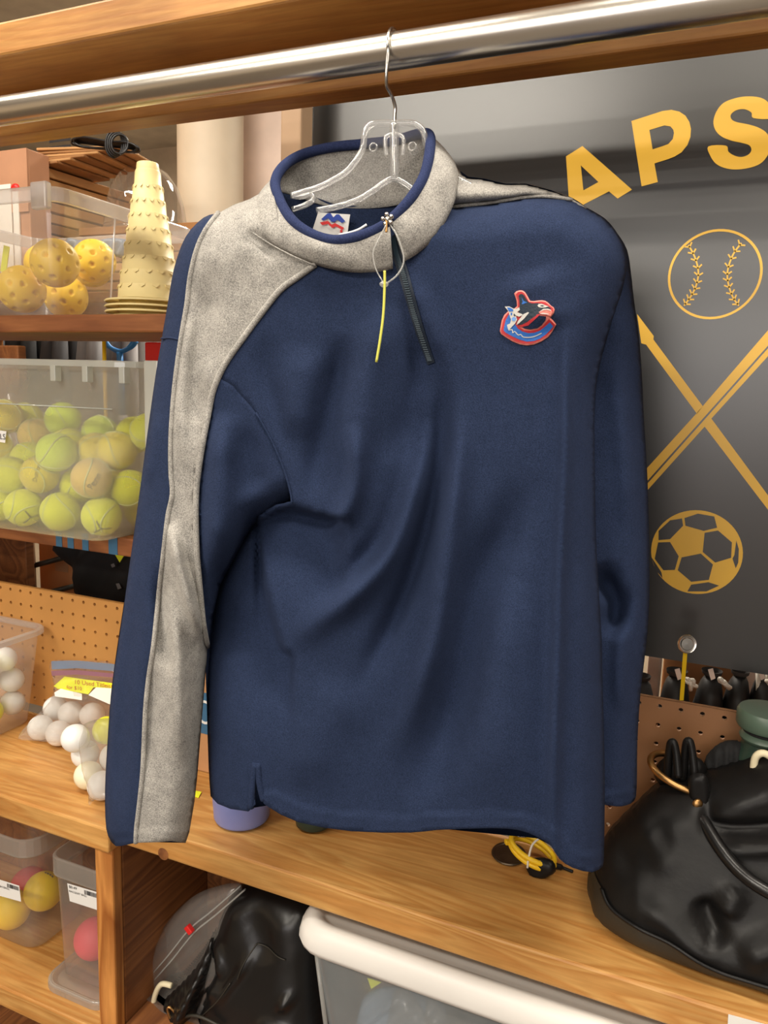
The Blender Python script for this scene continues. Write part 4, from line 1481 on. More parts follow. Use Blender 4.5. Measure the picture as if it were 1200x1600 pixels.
# ================================================================== BINS AND BALLS
def tub(t, x0, x1, y0, y1, z0, z1, taper, r, m_wall, m_rim, lip=0.012, rim_h=0.012, tx=None):
    """open tapered bin: wall, floor, rolled rim as parts of t"""
    rings = []
    for k in range(7):
        u = k / 6
        e = taper * u
        ex = (taper if tx is None else tx) * u
        rings.append(ring3(x0 - ex, x1 + ex, y0 - e, y1 + e, r + e * 0.4, z0 + (z1 - z0) * u))
    e0 = -0.006
    V, Fc = loftg([ring3(x0 - e0, x1 + e0, y0 - e0, y1 + e0, max(r - 0.006, 0.004), z0)] + [ring3(x0, x1, y0, y1, r, z0 + 0.006)] + rings[1:])
    link('bin_wall', V, Fc, m_wall, t)
    V, Fc = loftg([ring3(x0 + 0.006, x1 - 0.006, y0 + 0.006, y1 - 0.006, max(r - 0.006, 0.004), z0 + 0.0005)], True)
    link('bin_floor', V, [tuple(range(len(V)))], m_wall, t)
    e = taper
    ex = (taper if tx is None else tx) - e
    x0, x1 = x0 - ex, x1 + ex
    a = ring3(x0 - e, x1 + e, y0 - e, y1 + e, r + e * 0.4, z1 - rim_h)
    b = ring3(x0 - e - lip, x1 + e + lip, y0 - e - lip, y1 + e + lip, r + e * 0.4 + lip * 0.6, z1 - rim_h)
    c = ring3(x0 - e - lip, x1 + e + lip, y0 - e - lip, y1 + e + lip, r + e * 0.4 + lip * 0.6, z1 - 0.002)
    c2 = ring3(x0 - e - lip + 0.002, x1 + e + lip - 0.002, y0 - e - lip + 0.002, y1 + e + lip - 0.002, r + e * 0.4 + lip * 0.5, z1)
    d = ring3(x0 - e, x1 + e, y0 - e, y1 + e, r + e * 0.4, z1)
    V, Fc = loftg([a, b, c, c2, d])
    link('bin_rim', V, Fc, m_rim, t, False)


def settle(C, R, lo, hi, it=400, wall=None):
    """push overlapping balls apart, mostly in depth, and keep them in their bin"""
    C = np.array(C, float); R = np.array(R, float)
    C0 = C.copy()
    for _ in range(it):
        moved = 0
        for i in range(len(C)):
            for j in range(i + 1, len(C)):
                d = C[j] - C[i]
                L = np.linalg.norm(d) + 1e-9
                o = R[i] + R[j] + 0.0004 - L
                if o > 0:
                    ddir = d / L
                    ddir = ddir * np.array([0.8, 1.6, 0.8]); ddir /= np.linalg.norm(ddir)
                    C[i] -= ddir * o * 0.5; C[j] += ddir * o * 0.5
                    moved = max(moved, o)
        for i in range(len(C)):
            C[i] = np.minimum(np.maximum(C[i], np.array(lo) + R[i]), np.array(hi) - R[i])
            if wall: C[i] = wall(C[i], R[i])
        if moved < 1e-5: break
    return C


def rand_rot(rng):
    return Vector((rng.uniform(0, 6.28), rng.uniform(0, 6.28), rng.uniform(0, 6.28)))


# ---- tennis balls
TR = 0.0308
tb = thing('storage_bin', 'large frosted plastic bin of tennis balls on the middle shelf', 'bin', (-1.04, 1.0, ZM))
bxl, bxr, byf, byb = -1.30, -0.842, 0.878, 1.145
tub(tb, bxl, bxr, byf, byb, ZM + 0.0005, 1.478, 0.022, 0.030, M['bin'], M['bin_rim'], 0.012, 0.009, 0.085)
for px in (78, 128, 186):
    q = at(px, 570, 0.838)
    V, Fc = boxg((q[0] - 0.005, 0.842, 1.447), (q[0] + 0.005, 0.854, 1.4695))
    bev(link('rim_rib', V, Fc, M['bin_rim'], tb, False), 0.001)
V, Fc = tubeg([(bxl, byf - 0.0172, 1.410), (bxr + 0.046, byf - 0.0172, 1.410)], 0.0012, 6)
link('wall_ridge', V, Fc, M['bin_rim'], tb)
fq = at(240, 600, byf - 0.030)[0]
V, Fc = boxg((fq - 0.012, byf - 0.036, 1.36), (fq + 0.012, byf - 0.031, 1.479))
bev(link('corner_flange', V, Fc, M['bin_rim'], tb, False), 0.002)
lb = sheet('bin_label', [(-30, 668), (10, 674), (8, 692), (-30, 686)], lambda x, y: at(x, y, 0.862), M['white'], tb, 20, smooth=False)
TV, TF = text_geo('TENNIS BALLS', 1.0)
hgt_ = 0.0125
c = at(8, 683, 0.8612)
V = np.column_stack([TV[:, 0] - TV[:, 0].max(), TV[:, 0] * 0, TV[:, 1]]) * hgt_ + c
link('label_text', V, TF, M['ink'], lb, False)

SV, SF = sphereg((0, 0, 0), TR, 44, 26)
an = np.linspace(0, 2 * math.pi, 80)[:-1]
sa, sb_ = 0.44, 0.2
bq = 0.44
seam = np.column_stack([np.cos(an) * (1 - bq) + bq * np.cos(3 * an), np.sin(an) * (1 - bq) - bq * np.sin(3 * an), 2 * math.sqrt(bq * (1 - bq)) * np.sin(2 * an)])
seam = seam / np.linalg.norm(seam, axis=1)[:, None] * (TR + 0.0001)
QV, QF = tubeg(seam, 0.0011, 6, True)
ball_px = [  # px, py, radius in px, material, label
    (93, 708, 0.925, 'tennis_b', 'brightest lime tennis ball with curved seam, in front of the heap'),
    (155, 750, 0.915, 'tennis_t', 'faded tan tennis ball with dark lettering, low in the frosted bin'),
    (62, 754, 0.93, 'tennis_y', 'dull yellow tennis ball with sideways lettering beside the tan ball'),
    (22, 746, 0.93, 'tennis', 'yellow tennis ball at the left, in the middle row of the bin'),
    (46, 800, 0.92, 'tennis', 'yellow tennis ball slit with a dark y mark, bottom row left'),
    (94, 804, 0.917, 'tennis', 'plain yellow tennis ball in the bottom row between two slit balls'),
    (156, 810, 0.917, 'tennis', 'yellow tennis ball slit with a dark y mark, bottom row right'),
    (120, 758, 0.965, 'tennis', 'yellow tennis ball half hidden left of the tan ball'),
    (4, 798, 0.93, 'tennis', 'yellow tennis ball cut by the left edge, bottom row'),
    (80, 664, 1.02, 'tennis_b', 'pale lime tennis ball high at the back of the heap'),
    (15, 655, 1.0, 'tennis_y', 'dull yellow tennis ball topmost at the left'),
    (38, 655, 1.05, 'tennis', 'yellow tennis ball at the top, second from the left'),
    (46, 682, 1.0, 'tennis_t', 'olive tan tennis ball with a dark scuff behind the brightest ball'),
    (14, 698, 0.975, 'tennis_y', 'worn yellow ball left of centre under the paper label'),
    (44, 708, 0.985, 'tennis', 'yellow tennis ball directly left of the brightest ball'),
    (118, 694, 0.99, 'tennis', 'yellow ball peeping out behind the brightest ball on its right'),
    (146, 680, 1.02, 'tennis_b', 'lime tennis ball in the upper heap, right of the brightest ball'),
    (158, 705, 0.965, 'tennis_y', 'orange yellow tennis ball above the tan ball'),
    (188, 716, 0.95, 'tennis_y', 'golden yellow tennis ball to the upper right of the tan ball'),
    (201, 683, 1.0, 'tennis', 'yellow tennis ball high at the right, near the navy sleeve'),
    (226, 694, 0.96, 'tennis', 'yellow tennis ball touching the right wall near the top'),
    (207, 758, 0.95, 'tennis', 'yellow tennis ball right of the tan ball'),
    (196, 790, 0.985, 'tennis_y', 'dull yellow tennis ball low at the right, behind the slit ball'),
    (210, 815, 0.985, 'tennis_y', 'dull tennis ball at the bottom right corner of the bin'),
]
cs = [at(a, b, yy) for a, b, yy, _, _ in ball_px]
cs = settle(cs, [TR] * len(cs), (bxl + 0.002, byf + 0.002, ZM + 0.002), (bxr + 0.09, byb + 0.012, 1.44), 600,
            lambda c, r: np.array([min(c[0], bxr - r * 1.06 - 0.003 + 0.085 * (c[2] - ZM) / 0.2715), max(c[1], byf + r * 1.03 + 0.002 - 0.022 * (c[2] - ZM) / 0.2715), c[2]]))
rng = random.Random(11)
TM = {}
for (a, b, r, m, lab_), c in zip(ball_px, cs):
    t = thing('tennis_ball', lab_, 'ball', c, 'tennis balls in the frosted bin')
    if m not in TM:
        o1 = link('felt', SV + c, SF, M[m], t)
        o2 = link('seam', QV + c, QF, M['seam'], t)
        TM[m] = (o1, o2)
        e = rand_rot(rng)
        if m == 'tennis_b': e = Vector((0.9, 0.5, 2.2))
        o1.rotation_euler = e; o2.rotation_euler = e
    else:
        e = rand_rot(rng)
        for s_ in TM[m]:
            o = s_.copy(); COL.objects.link(o); o.parent = t; o.rotation_euler = e
    t['ctr'] = [float(v) for v in c]


def on_ball(c, R, px, py, V2, size, ang, lift=0.0005):
    """wrap a flat figure on a ball around the point of the ball that shows at px, py"""
    d = rays(px, py); d = d / np.linalg.norm(d)
    oc = CAM - c
    bq_ = d @ oc
    disc = bq_ * bq_ - (oc @ oc - R * R)
    if disc < 0:
        p = CAM + d * (-bq_); nrm = (p - c) / np.linalg.norm(p - c)
    else:
        p = CAM + d * (-bq_ - math.sqrt(disc)); nrm = (p - c) / np.linalg.norm(p - c)
    u = CR - nrm * (CR @ nrm); u /= np.linalg.norm(u)
    v = np.cross(nrm, u)
    ca_, sa_ = math.cos(ang), math.sin(ang)
    u, v = u * ca_ + v * sa_, -u * sa_ + v * ca_
    out = []
    for x, y in V2:
        q = c + nrm * R + u * x * size + v * y * size
        q = c + (q - c) / np.linalg.norm(q - c) * (R + lift)
        out.append(q)
    return np.array(out)


balls = [o for o in bpy.data.objects if o.name.startswith('tennis_ball')]
balls.sort(key=lambda o: o.name)


def ball_at(k): return balls[k], np.array(balls[k]['ctr'])


for k, s_, px, py, sz, ang in ((1, 'Penn', 148, 752, 0.0150, 0.95), (2, 'Dunlop', 57, 739, 0.0105, 1.35)):
    t, c = ball_at(k)
    V2, F2 = text_geo(s_, 1.0)
    link('ball_lettering', on_ball(c, TR, px, py, V2[:, :2], sz, ang), F2, M['ink_grey'], t, False)
for k, px, py in ((4, 48, 808), (6, 158, 826)):
    t, c = ball_at(k)
    geo = []
    for a in (100, 205, 335):
        an_ = math.radians(a)
        L = [(0, 0), (math.cos(an_) * 0.5, math.sin(an_) * 0.5), (math.cos(an_), math.sin(an_))]
        P = on_ball(c, TR, px, py, L, 0.016, 0.1, 0.0003)
        geo.append(tubeg(P, 0.0011, 6))
    V, Fc = cat_(*geo)
    link('slit', V, Fc, M['ink_grey'], t)

# ---- perforated yellow balls
PR = 0.0365
pb = thing('storage_bin', 'clear plastic bin of perforated yellow balls on the upper shelf', 'bin', (-1.15, 1.0, ZU))
pxr = at(90, 488, 0.880)[0]
pzt = 1.721
tub(pb, pxr - 0.33, pxr, 0.880, 1.160, ZU + 0.0005, pzt, 0.016, 0.018, M['clear_bin'], M['clear_rim'], 0.009, 0.020)
V, Fc = boxg((pxr - 0.010, 0.846, pzt - 0.034), (pxr + 0.020, 0.858, pzt + 0.003))
bev(link('corner_latch', V, Fc, M['clear_rim'], pb, False), 0.003)
q = at(134, 400, 1.0)
for yy in (0.985,):
    V, Fc = tubeg([(pxr + 0.002, yy, ZU + 0.006), (pxr + 0.017, yy, pzt - 0.02)], 0.0014, 6)
    link('wall_rib', V, Fc, M['clear_rim'], pb)
bm = bmesh.new()
bmesh.ops.create_icosphere(bm, subdivisions=5, radius=PR)
ga = math.pi * (3 - math.sqrt(5))
NH = 36
holes = [Vector((math.sqrt(1 - (1 - 2 * (i + .5) / NH) ** 2) * math.cos(i * ga), math.sqrt(1 - (1 - 2 * (i + .5) / NH) ** 2) * math.sin(i * ga), 1 - 2 * (i + .5) / NH)) for i in range(NH)]
hr = 0.0033 / PR
for v in bm.verts:
    nrm = v.co.normalized()
    d = min((nrm - h).length for h in holes)
    if d < hr: v.co = nrm * (PR - 0.009)
    elif d < hr * 1.25: v.co = nrm * (PR - 0.0004)
PV = np.array([tuple(v.co) for v in bm.verts]); bm.verts.index_update()
PF = [tuple(v.index for v in f.verts) for f in bm.faces]
bm.free()
pick = [
    (86, 411, 37, 'yellow perforated ball nearest the front of the clear bin, resting on the others'),
    (34, 452, 36, 'greenish yellow perforated ball at lower left of the clear bin'),
    (66, 392, 29, 'yellow perforated ball topmost at the back of the clear bin'),
    (22, 402, 27, 'yellow perforated ball behind at upper left of the clear bin'),
    (103, 464, 33, 'hazy yellow perforated ball at bottom centre of the clear bin'),
    (147, 408, 33, 'yellow perforated ball against the right wall, upper left one'),
    (177, 424, 30, 'yellow perforated ball nearest the cone stack, upper right one'),
    (152, 468, 29, 'yellow perforated ball at the bottom right of the clear bin'),
]
cs = settle([atd(a, b, F * PR / r) for a, b, r, _ in pick], [PR] * len(pick), (pxr - 0.32, 0.884, ZU + 0.002), (pxr + 0.001, 1.162, 1.70))
first = None
for (a, b, r, lab_), c in zip(pick, cs):
    if first is None:
        o = first = link('perforated_ball', PV + c, PF, M['pickle'], origin=c)
    else:
        o = first.copy(); COL.objects.link(o); o.location = c.tolist()
    tag(o, lab_, 'ball', 'perforated balls in the clear bin')
    o.rotation_euler = rand_rot(rng)
V, Fc = boxg((-0.006, -0.001, -0.02), (0.006, 0.001, 0.02))
q = atd(8, 405, 1.19)
bev(link('neon_tag', V @ roty(0.25).T + q, Fc, M['neon'], smooth=False, label='small neon yellow tag inside the clear bin at the left edge', cat='tag'), 0.0005)
# crumpled grey bag lying at the back of the bin
poly = spline([(105, 372), (140, 378), (172, 372), (205, 378), (203, 405), (170, 398), (140, 396), (110, 392)], 4, True)
V, Fc = pillow(poly, lambda x, y: at(x, y, 1.150), 0.006, 0.005, 10, lambda x, y: 0.004 * np.sin(x * 0.35 + y * 0.2), 4)
link('crumpled_film', V, Fc, M['sock'], label='crumpled blue grey film at the back of the clear bin', cat='plastic bag')

# ---- stack of cones
cc = at(234, 470, 0.955)
cx, cyy = cc[0], 0.955
cone_h, R0, R1 = 0.232, 0.046, 0.0165


def cone_prof():
    P = [(0.0635, 0.0), (0.0655, 0.0012), (0.0635, 0.0030), (0.054, 0.0042), (0.049, 0.0055)]
    n = 9
    z0, z1 = 0.0055, 0.190
    for k in range(n):
        u0, u1 = k / n, (k + 1) / n
        ra, rb_ = R0 + (R1 - R0) * u0, R0 + (R1 - R0) * u1
        P += [(ra, z0 + (z1 - z0) * u0 + 0.0005), (rb_ + 0.0018, z0 + (z1 - z0) * u1 - 0.0012), (rb_ + 0.0010, z0 + (z1 - z0) * u1)]
    P += [(R1, z1 + 0.002), (R1 - 0.0008, 0.2005), (R1 - 0.002, 0.2015), (R1 - 0.003, 0.2005)]
    return P


names = ['bottom cream cone of the nested stack, flange flat on the upper shelf', 'second cream cone from the bottom of the nested stack', 'third cream cone from the bottom of the nested stack', 'topmost cream cone of the nested stack beside the clear bin']
for k in range(4):
    z = ZU + 0.0005 + k * 0.0078
    t = thing('sports_cone', names[k], 'cone', (cx, cyy, z), 'nested cream cones')
    P = cone_prof()
    if k < 3: P = [(r - 0.0012, zz) if zz > 0.005 else (r, zz) for r, zz in P[:20]]
    V, Fc = latheg([p for p in P if p[1] >= 0.004], 48, (cx, cyy, z))
    link('cone_body', V, Fc, M['cone'], t)
    V, Fc = latheg(P[:5], 48, (cx, cyy, z))
    link('base_flange', V, Fc, M['cone'], t)
    if k == 3:
        geo = []
        for j in range(1, 9):
            zz = 0.0055 + 0.1845 * (j / 9)
            ra = R0 + (R1 - R0) * (j / 9) + 0.0012
            for q_ in range(14):
                a = 2 * math.pi * (q_ + 0.5 * (j % 2)) / 14
                w2 = 2 * math.pi / 14 * 0.27
                top, bot = zz - 0.0004, zz - 0.0062
                pts = []
                for aa, z_, rr_ in ((a - w2, top, ra), (a + w2, top, ra), (a + w2 * 0.9, (top + bot) / 2, ra + 0.0010), (a, bot, ra + 0.0024), (a - w2 * 0.9, (top + bot) / 2, ra + 0.0010)):
                    pts.append((cx + rr_ * math.cos(aa), cyy + rr_ * math.sin(aa), z + z_))
                inn = [(cx + (p[0] - cx) * 1.02, cyy + (p[1] - cyy) * 1.02, p[2]) for p in pts]
                V_ = np.array(pts + inn)
                geo.append((V_, [(5, 6, 7, 8, 9)] + [(i, (i + 1) % 5, 5 + (i + 1) % 5, 5 + i) for i in range(5)]))
        V, Fc = cat_(*geo)
        link('moulded_steps', V, Fc, M['cone'], t, False, kind='stuff')

# ---- folded paper bags stacked behind
bx = at(80, 256, 1.262)
ztop_ = bx[2] - 0.004
nb = 12
th = (ztop_ - ZR) / nb
rng = random.Random(5)
ORD = ['lowest', 'second', 'third', 'fourth', 'fifth', 'sixth', 'seventh', 'eighth', 'ninth', 'tenth', 'eleventh', 'uppermost']


def paper_bag(x0, x1, y0, y1, z, t_, ang, m, lab_, grp):
    V, Fc = boxg((x0, y0, z), (x1, y1, z + t_), rotz(math.radians(ang)))
    o = link('paper_bag', V, Fc, m, smooth=False, label=lab_, cat='paper bag', group=grp)
    return bev(o, 0.0012, 1)


for k in range(nb):
    x1 = bx[0] + rng.uniform(-0.003, 0.003)
    y0 = 1.262 + rng.uniform(-0.003, 0.003)
    paper_bag(x1 - 0.20, x1, y0, y0 + 0.275, ZR + 0.0004 + k * th, th * 0.82, -4 + rng.uniform(-0.8, 0.8), M['kraft'] if k % 3 else M['kraft_d'],
              ORD[k] + ' flat brown paper bag from the bottom of the tall stack behind the bin', 'folded paper bags behind the bin')
over = ['lowest of the fanned paper bags sticking out above the tall stack', 'second fanned paper bag from below, jutting out above the tall stack', 'third fanned paper bag from below, jutting out above the tall stack', 'fourth fanned paper bag from below, under the two uppermost ones', 'fifth fanned paper bag, second from the top of the fan', 'topmost fanned paper bag under the black cable']
for k in range(6):
    paper_bag(bx[0] - 0.17 + 0.024 * k, bx[0] + 0.03 + 0.024 * k, 1.256 + 0.004 * k, 1.40, ztop_ + 0.0008 + k * 0.0062, 0.0052, -3 + 3 * k, M['kraft'] if k % 2 else M['kraft_d'], over[k], 'fanned paper bags on the stack')
ztop_ = ztop_ + 0.026
x2 = at(268, 344, 1.30)
nb2 = 8
th2 = (at(268, 345, 1.30)[2] - ZR) / nb2
for k in range(nb2):
    paper_bag(bx[0] + 0.03, x2[0] + 0.07 + rng.uniform(-0.003, 0.003), 1.30 + rng.uniform(-0.003, 0.003), 1.52, ZR + 0.0004 + k * th2, th2 * 0.82, 3 + rng.uniform(-0.6, 0.6), M['kraft_d'] if k % 3 else M['kraft'],
              ORD[k] + ' flat brown paper bag from the bottom of the low stack behind the cones', 'folded paper bags behind the cones')
# carton at the far left of the upper shelf
cr = at(80, 270, 1.25)
cb = thing('cardboard_box', 'pinkish brown carton on the rear rack behind the clear bin', 'box', (cr[0] - 0.12, 1.30, ZR))
bev(link('carton_body', *boxg((cr[0] - 0.27, 1.196, ZR + 0.0005), (cr[0] - 0.004, 1.250, 1.90)), M['carton_p'], cb, False), 0.002)
link('carton_flap', *boxg((cr[0] - 0.27, 1.1925, 1.78), (cr[0] - 0.004, 1.1955, 1.90)), M['carton_p'], cb, False)
rq = at(24, 290, 1.1925)
V, Fc = sphereg((0, 0, 0), 1, 16, 10)
link('red_bottle_cap', V * [0.011, 0.006, 0.008] + rq - [0, 0, 0.004], Fc, M['redp'], label='red cap peeking over the clear bin in front of the carton', cat='cap')
V, Fc = boxg((rq[0] - 0.05, 1.1905, ZR + 0.0006), (rq[0] - 0.012, 1.1945, rq[2] + 0.004))
bev(link('white_carton', V, Fc, M['paper'], smooth=False, label='white packet behind the clear bin at the left edge', cat='packet'), 0.001)
V, Fc = boxg((rq[0] - 0.008, 1.1905, ZR + 0.0006), (rq[0] + 0.008, 1.1945, rq[2] - 0.010))
bev(link('red_cap_bottle', V, Fc, M['paper'], bpy.data.objects['red_bottle_cap'], False), 0.001)
# printed box far behind
q0, q1 = at(82, 245, 1.54), at(116, 215, 1.54)
t = thing('printed_box', 'grey green printed box behind the paper bag stack', 'box', ((q0[0] + q1[0]) / 2, 1.48, ZR))
link('box_body', *boxg((q0[0], 1.530, ZR + 0.0005), (q1[0], 1.5445, 1.96)), M['stripe'], t, False)
for zz in np.linspace(q0[2], q1[2] + 0.02, 5):
    link('dark_band', *boxg((q0[0] + 0.002, 1.5292, zz), (q1[0] - 0.002, 1.5302, zz + 0.006)), M['charcoal'], t, False)
# coiled cable
q = at(170, 226, 1.22)

t = thing('cable_bundle', 'bundled black cable lying on the paper bags under the header', 'cable', at(170, 245, 1.225))
rng = random.Random(3)
for k in range(7):
    pts = []
    sx = rng.uniform(0.9, 1.1)
    for a in np.linspace(0, 2 * math.pi, 14)[:-1]:
        u = math.cos(a) * 52 * sx
        v = math.sin(a) * (13 - k * 1.2) * (0.35 + 0.65 * abs(math.cos(a)))
        p = at(165 + u, 226 + v + u * 0.12 + k * 0.8, 1.222 + 0.004 * k + 0.008 * math.sin(a))
        pts.append(p)
    V, Fc = tubeg(spline(pts, 4, True), 0.0021, 7, True)
    link('cable_loop', V, Fc, M['cable'], t)
for k in range(4):
    pts = [at(178 + 13 * math.cos(a) + k * 3, 225 + (21 - 2 * k) * math.sin(a), 1.212 + 0.010 * math.cos(a) - 0.002 * k) for a in np.linspace(0, 2 * math.pi, 12)[:-1]]
    V, Fc = tubeg(spline(pts, 4, True), 0.0021, 7, True)
    link('wrap_turn', V, Fc, M['cable'], t)
# glass bowl resting upside down on the low stack
gz = ZR + 0.0004 + nb2 * th2
gc = at(232, 300, 1.42)
prof = [(0.098, 0.0), (0.100, 0.004), (0.098, 0.02), (0.093, 0.05), (0.08, 0.085), (0.055, 0.112), (0.03, 0.124), (0.0001, 0.128)]
gsc = 0.9
V, Fc = latheg([(r * gsc, z * 1.15) for r, z in prof], 44, (gc[0], 1.41, gz + 0.001))
t = thing('glass_bowl', 'shiny clear glass bowl upside down behind the cones', 'bowl', (gc[0], 1.41, gz))
link('bowl_wall', V, Fc, M['glass'], t)
V, Fc = tubeg([(gc[0] + 0.099 * gsc * math.cos(a), 1.41 + 0.099 * gsc * math.sin(a), gz + 0.004) for a in np.linspace(0, 2 * math.pi, 45)[:-1]], 0.0026, 8, True)
link('bowl_rim', V, Fc, M['glass'], t)

# ---- golf ball bin on the worktop
gb = thing('storage_bin', 'clear plastic bin of white golf balls on the worktop by the pegboard', 'bin', (-1.2, 0.85, ZT))
gxr = -1.098
tub(gb, gxr - 0.26, gxr, 0.70, 0.968, ZT + 0.0006, 1.010, 0.020, 0.020, M['clear_bin'], M['clear_rim'], 0.007, 0.010)
GRD = 0.02135
SVg, SFg = sphereg((0, 0, 0), GRD, 24, 14)
golf = [
    (31, 1028, 18, 'golf', 'white golf ball at the back right of the bin, upper one'),
    (31, 1050, 20, 'golf', 'shiny white golf ball in front of the uppermost one in the bin'),
    (7, 1034, 19, 'golf', 'white golf ball at the left edge, near the bin top'),
    (10, 1079, 21, 'golf_c', 'cream white golf ball in the middle left of the bin'),
    (46, 1071, 19, 'golf', 'white golf ball with a short line against the right wall'),
    (37, 1107, 19, 'golf', 'white golf ball low against the right wall of the bin'),
    (10, 1122, 20, 'golf_c', 'cream golf ball in the lowest row at the left'),
    (-8, 1108, 19, 'golf_y', 'neon yellow golf ball cut by the left edge'),
    (-14, 1060, 19, 'golf', 'white golf ball mostly outside the left edge'),
]
cs = settle([atd(a, b, F * GRD / r) for a, b, r, _, _ in golf], [GRD] * len(golf), (gxr - 0.26, 0.702, ZT + 0.002), (gxr + 0.004, 0.968, 1.0))
gfirst = {}


def golfball(c, m, lab_, grp):
    if m not in gfirst:
        o = gfirst[m] = link('golf_ball', SVg + c, SFg, M[m], origin=c)
    else:
        o = gfirst[m].copy(); COL.objects.link(o); o.location = [float(v) for v in c]
    tag(o, lab_, 'golf ball', grp)
    return o


for (a, b, r, m, lab_), c in zip(golf, cs):
    golfball(c, m, lab_, 'golf balls in the clear bin')

# ---- zip bag of golf balls
zb = thing('zip_bag', 'clear zip bag of white golf balls with a yellow note', 'bag', atz(110, 1150, ZT))
zg = [
    (64, 1138, 20, 'bluish white golf ball at the lower left of the zip bag'),
    (102, 1141, 20, 'white golf ball at the front centre of the zip bag'),
    (94, 1106, 19, 'creamy white golf ball at the upper left of the zip bag'),
    (134, 1114, 20, 'greenish white golf ball at the upper right of the zip bag'),
    (160, 1100, 18, 'white golf ball at the back right of the zip bag, under the white slip'),
]
cs = [atz(a, b, ZT + GRD) if k < 2 else atz(a, b, ZT + GRD * 1.9) for k, (a, b, r, l) in enumerate(zg)]
cs = settle(cs, [GRD] * len(cs), (-1.2, 0.70, ZT + 0.0012), (-0.80, 0.985, 1.0))
zc = cs
for (a, b, r, lab_), c in zip(zg, cs):
    golfball(c, 'golf', lab_, 'golf balls in the zip bag')


def zyf(py):        # bag surface leans back from the front bottom edge to the upright zip
    return np.interp(py, [1030, 1060, 1090, 1120, 1150, 1170], [0.990, 0.985, 0.955, 0.91, 0.865, 0.85])


bagp = spline([(78, 1034), (120, 1032), (180, 1038), (182, 1080), (184, 1140), (140, 1168), (112, 1163), (60, 1158), (28, 1153), (50, 1125), (78, 1095), (84, 1066)], 3, True)


def bagfn(x, y):
    P = at(x, y, zyf(y))
    P[:, 2] = np.maximum(P[:, 2], ZT + 0.002)
    return P


V, Fc = pillow(bagp, bagfn, 0.008, 0.0, 20, lambda x, y: 0.0018 * np.sin(x * 0.12 + y * 0.08) + 0.0014 * np.sin(x * 0.05 - y * 0.14), 5)
link('film', V, Fc, M['film'], zb)
for nm, y0, y1, m in (('zip_strip', 1033, 1044, 'zipblue'), ('zip_strip', 1048, 1054, 'zippurple')):
    sheet(nm, [(80, y0), (120, y0 - 1), (182, y0 + 5), (182, y1 + 5), (120, y1), (81, y1 + 2)], lambda x, y: at(x, y, zyf(y) - 0.011), M[m], zb, 10)
note = sheet('yellow_note', [(101, 1057), (180, 1068), (180, 1076), (146, 1074), (138, 1085), (90, 1076), (84, 1072)], lambda x, y: at(x, y, zyf(y) - 0.004), M['neon'], zb, 10)
sheet('white_slip', [(150, 1074), (184, 1076), (184, 1106), (138, 1086)], lambda x, y: at(x, y, zyf(y) - 0.006), M['paper'], zb, 10)
sheet('white_slip', [(85, 1082), (95, 1076), (128, 1084), (128, 1094), (86, 1088)], lambda x, y: at(x, y, zyf(y) - 0.005), M['paper'], zb, 8)
for s_, px, py, sz in (('10 Used Titleist', 146, 1069, 9.5), ('for $10', 116, 1075, 8.0)):
    V2, F2 = text_geo(s_, 1.0)
    X = px + V2[:, 0] * sz; Y_ = py - V2[:, 1] * sz + V2[:, 0] * sz * 0.11
    link('handwriting', at(X, Y_, zyf(Y_) - 0.0046), F2, M['redink'], note, False)

# ---- second bag, half hidden by the sleeve
z2 = thing('plastic_bag', 'clear plastic bag of golf balls tucked beside the navy sleeve', 'bag', atz(160, 1200, ZT))
g2 = [
    (129, 1153, 'golf', 'white golf ball with a thin line at the top of the second bag'),
    (157, 1150, 'golf_y', 'bright yellow golf ball in the second bag'),
    (135, 1180, 'golf', 'white golf ball with a small blue mark in the second bag'),
    (166, 1182, 'golf', 'white golf ball next to the sleeve under the yellow one'),
    (148, 1205, 'golf_c', 'pinkish cream golf ball low in the second bag'),
    (158, 1226, 'golf', 'white golf ball at the bottom of the second bag'),
]
hz2 = [3.4, 3.4, 1.9, 2.0, 1.2, 1.0]
cs = [atz(a, b, ZT + GRD * h) for (a, b, _, _), h in zip(g2, hz2)]
ymin = [0.845, 0.845, 0.83, 0.83, 0.80, 0.79]
allc = settle(list(cs) + list(zc), [GRD] * (len(cs) + len(zc)), (-1.2, 0.775, ZT + 0.0012), (-0.66, 0.985, 1.0))
cs = allc[:len(cs)]
for (a, b, m, lab_), c in zip(g2, cs):
    golfball(c, m, lab_, 'golf balls in the second bag')
poly = spline([(122, 1150), (130, 1132), (165, 1122), (200, 1130), (210, 1190), (200, 1235), (170, 1248), (148, 1250), (139, 1258), (137, 1232), (128, 1200)], 4, True)


def bag2(x, y):
    P = at(x, y, np.interp(y, [1120, 1160, 1200, 1240, 1260], [0.86, 0.835, 0.80, 0.775, 0.770]))
    P[:, 2] = np.maximum(P[:, 2], ZT + 0.003)
    return P


V, Fc = pillow(poly, bag2, 0.012, 0.0, 24, lambda x, y: 0.003 * np.sin(x * 0.16 - y * 0.05) + 0.002 * np.sin(y * 0.09), 5)
V[:, 2] = np.maximum(V[:, 2], ZT + 0.001)
link('film', V, Fc, M['film_grey'], z2)

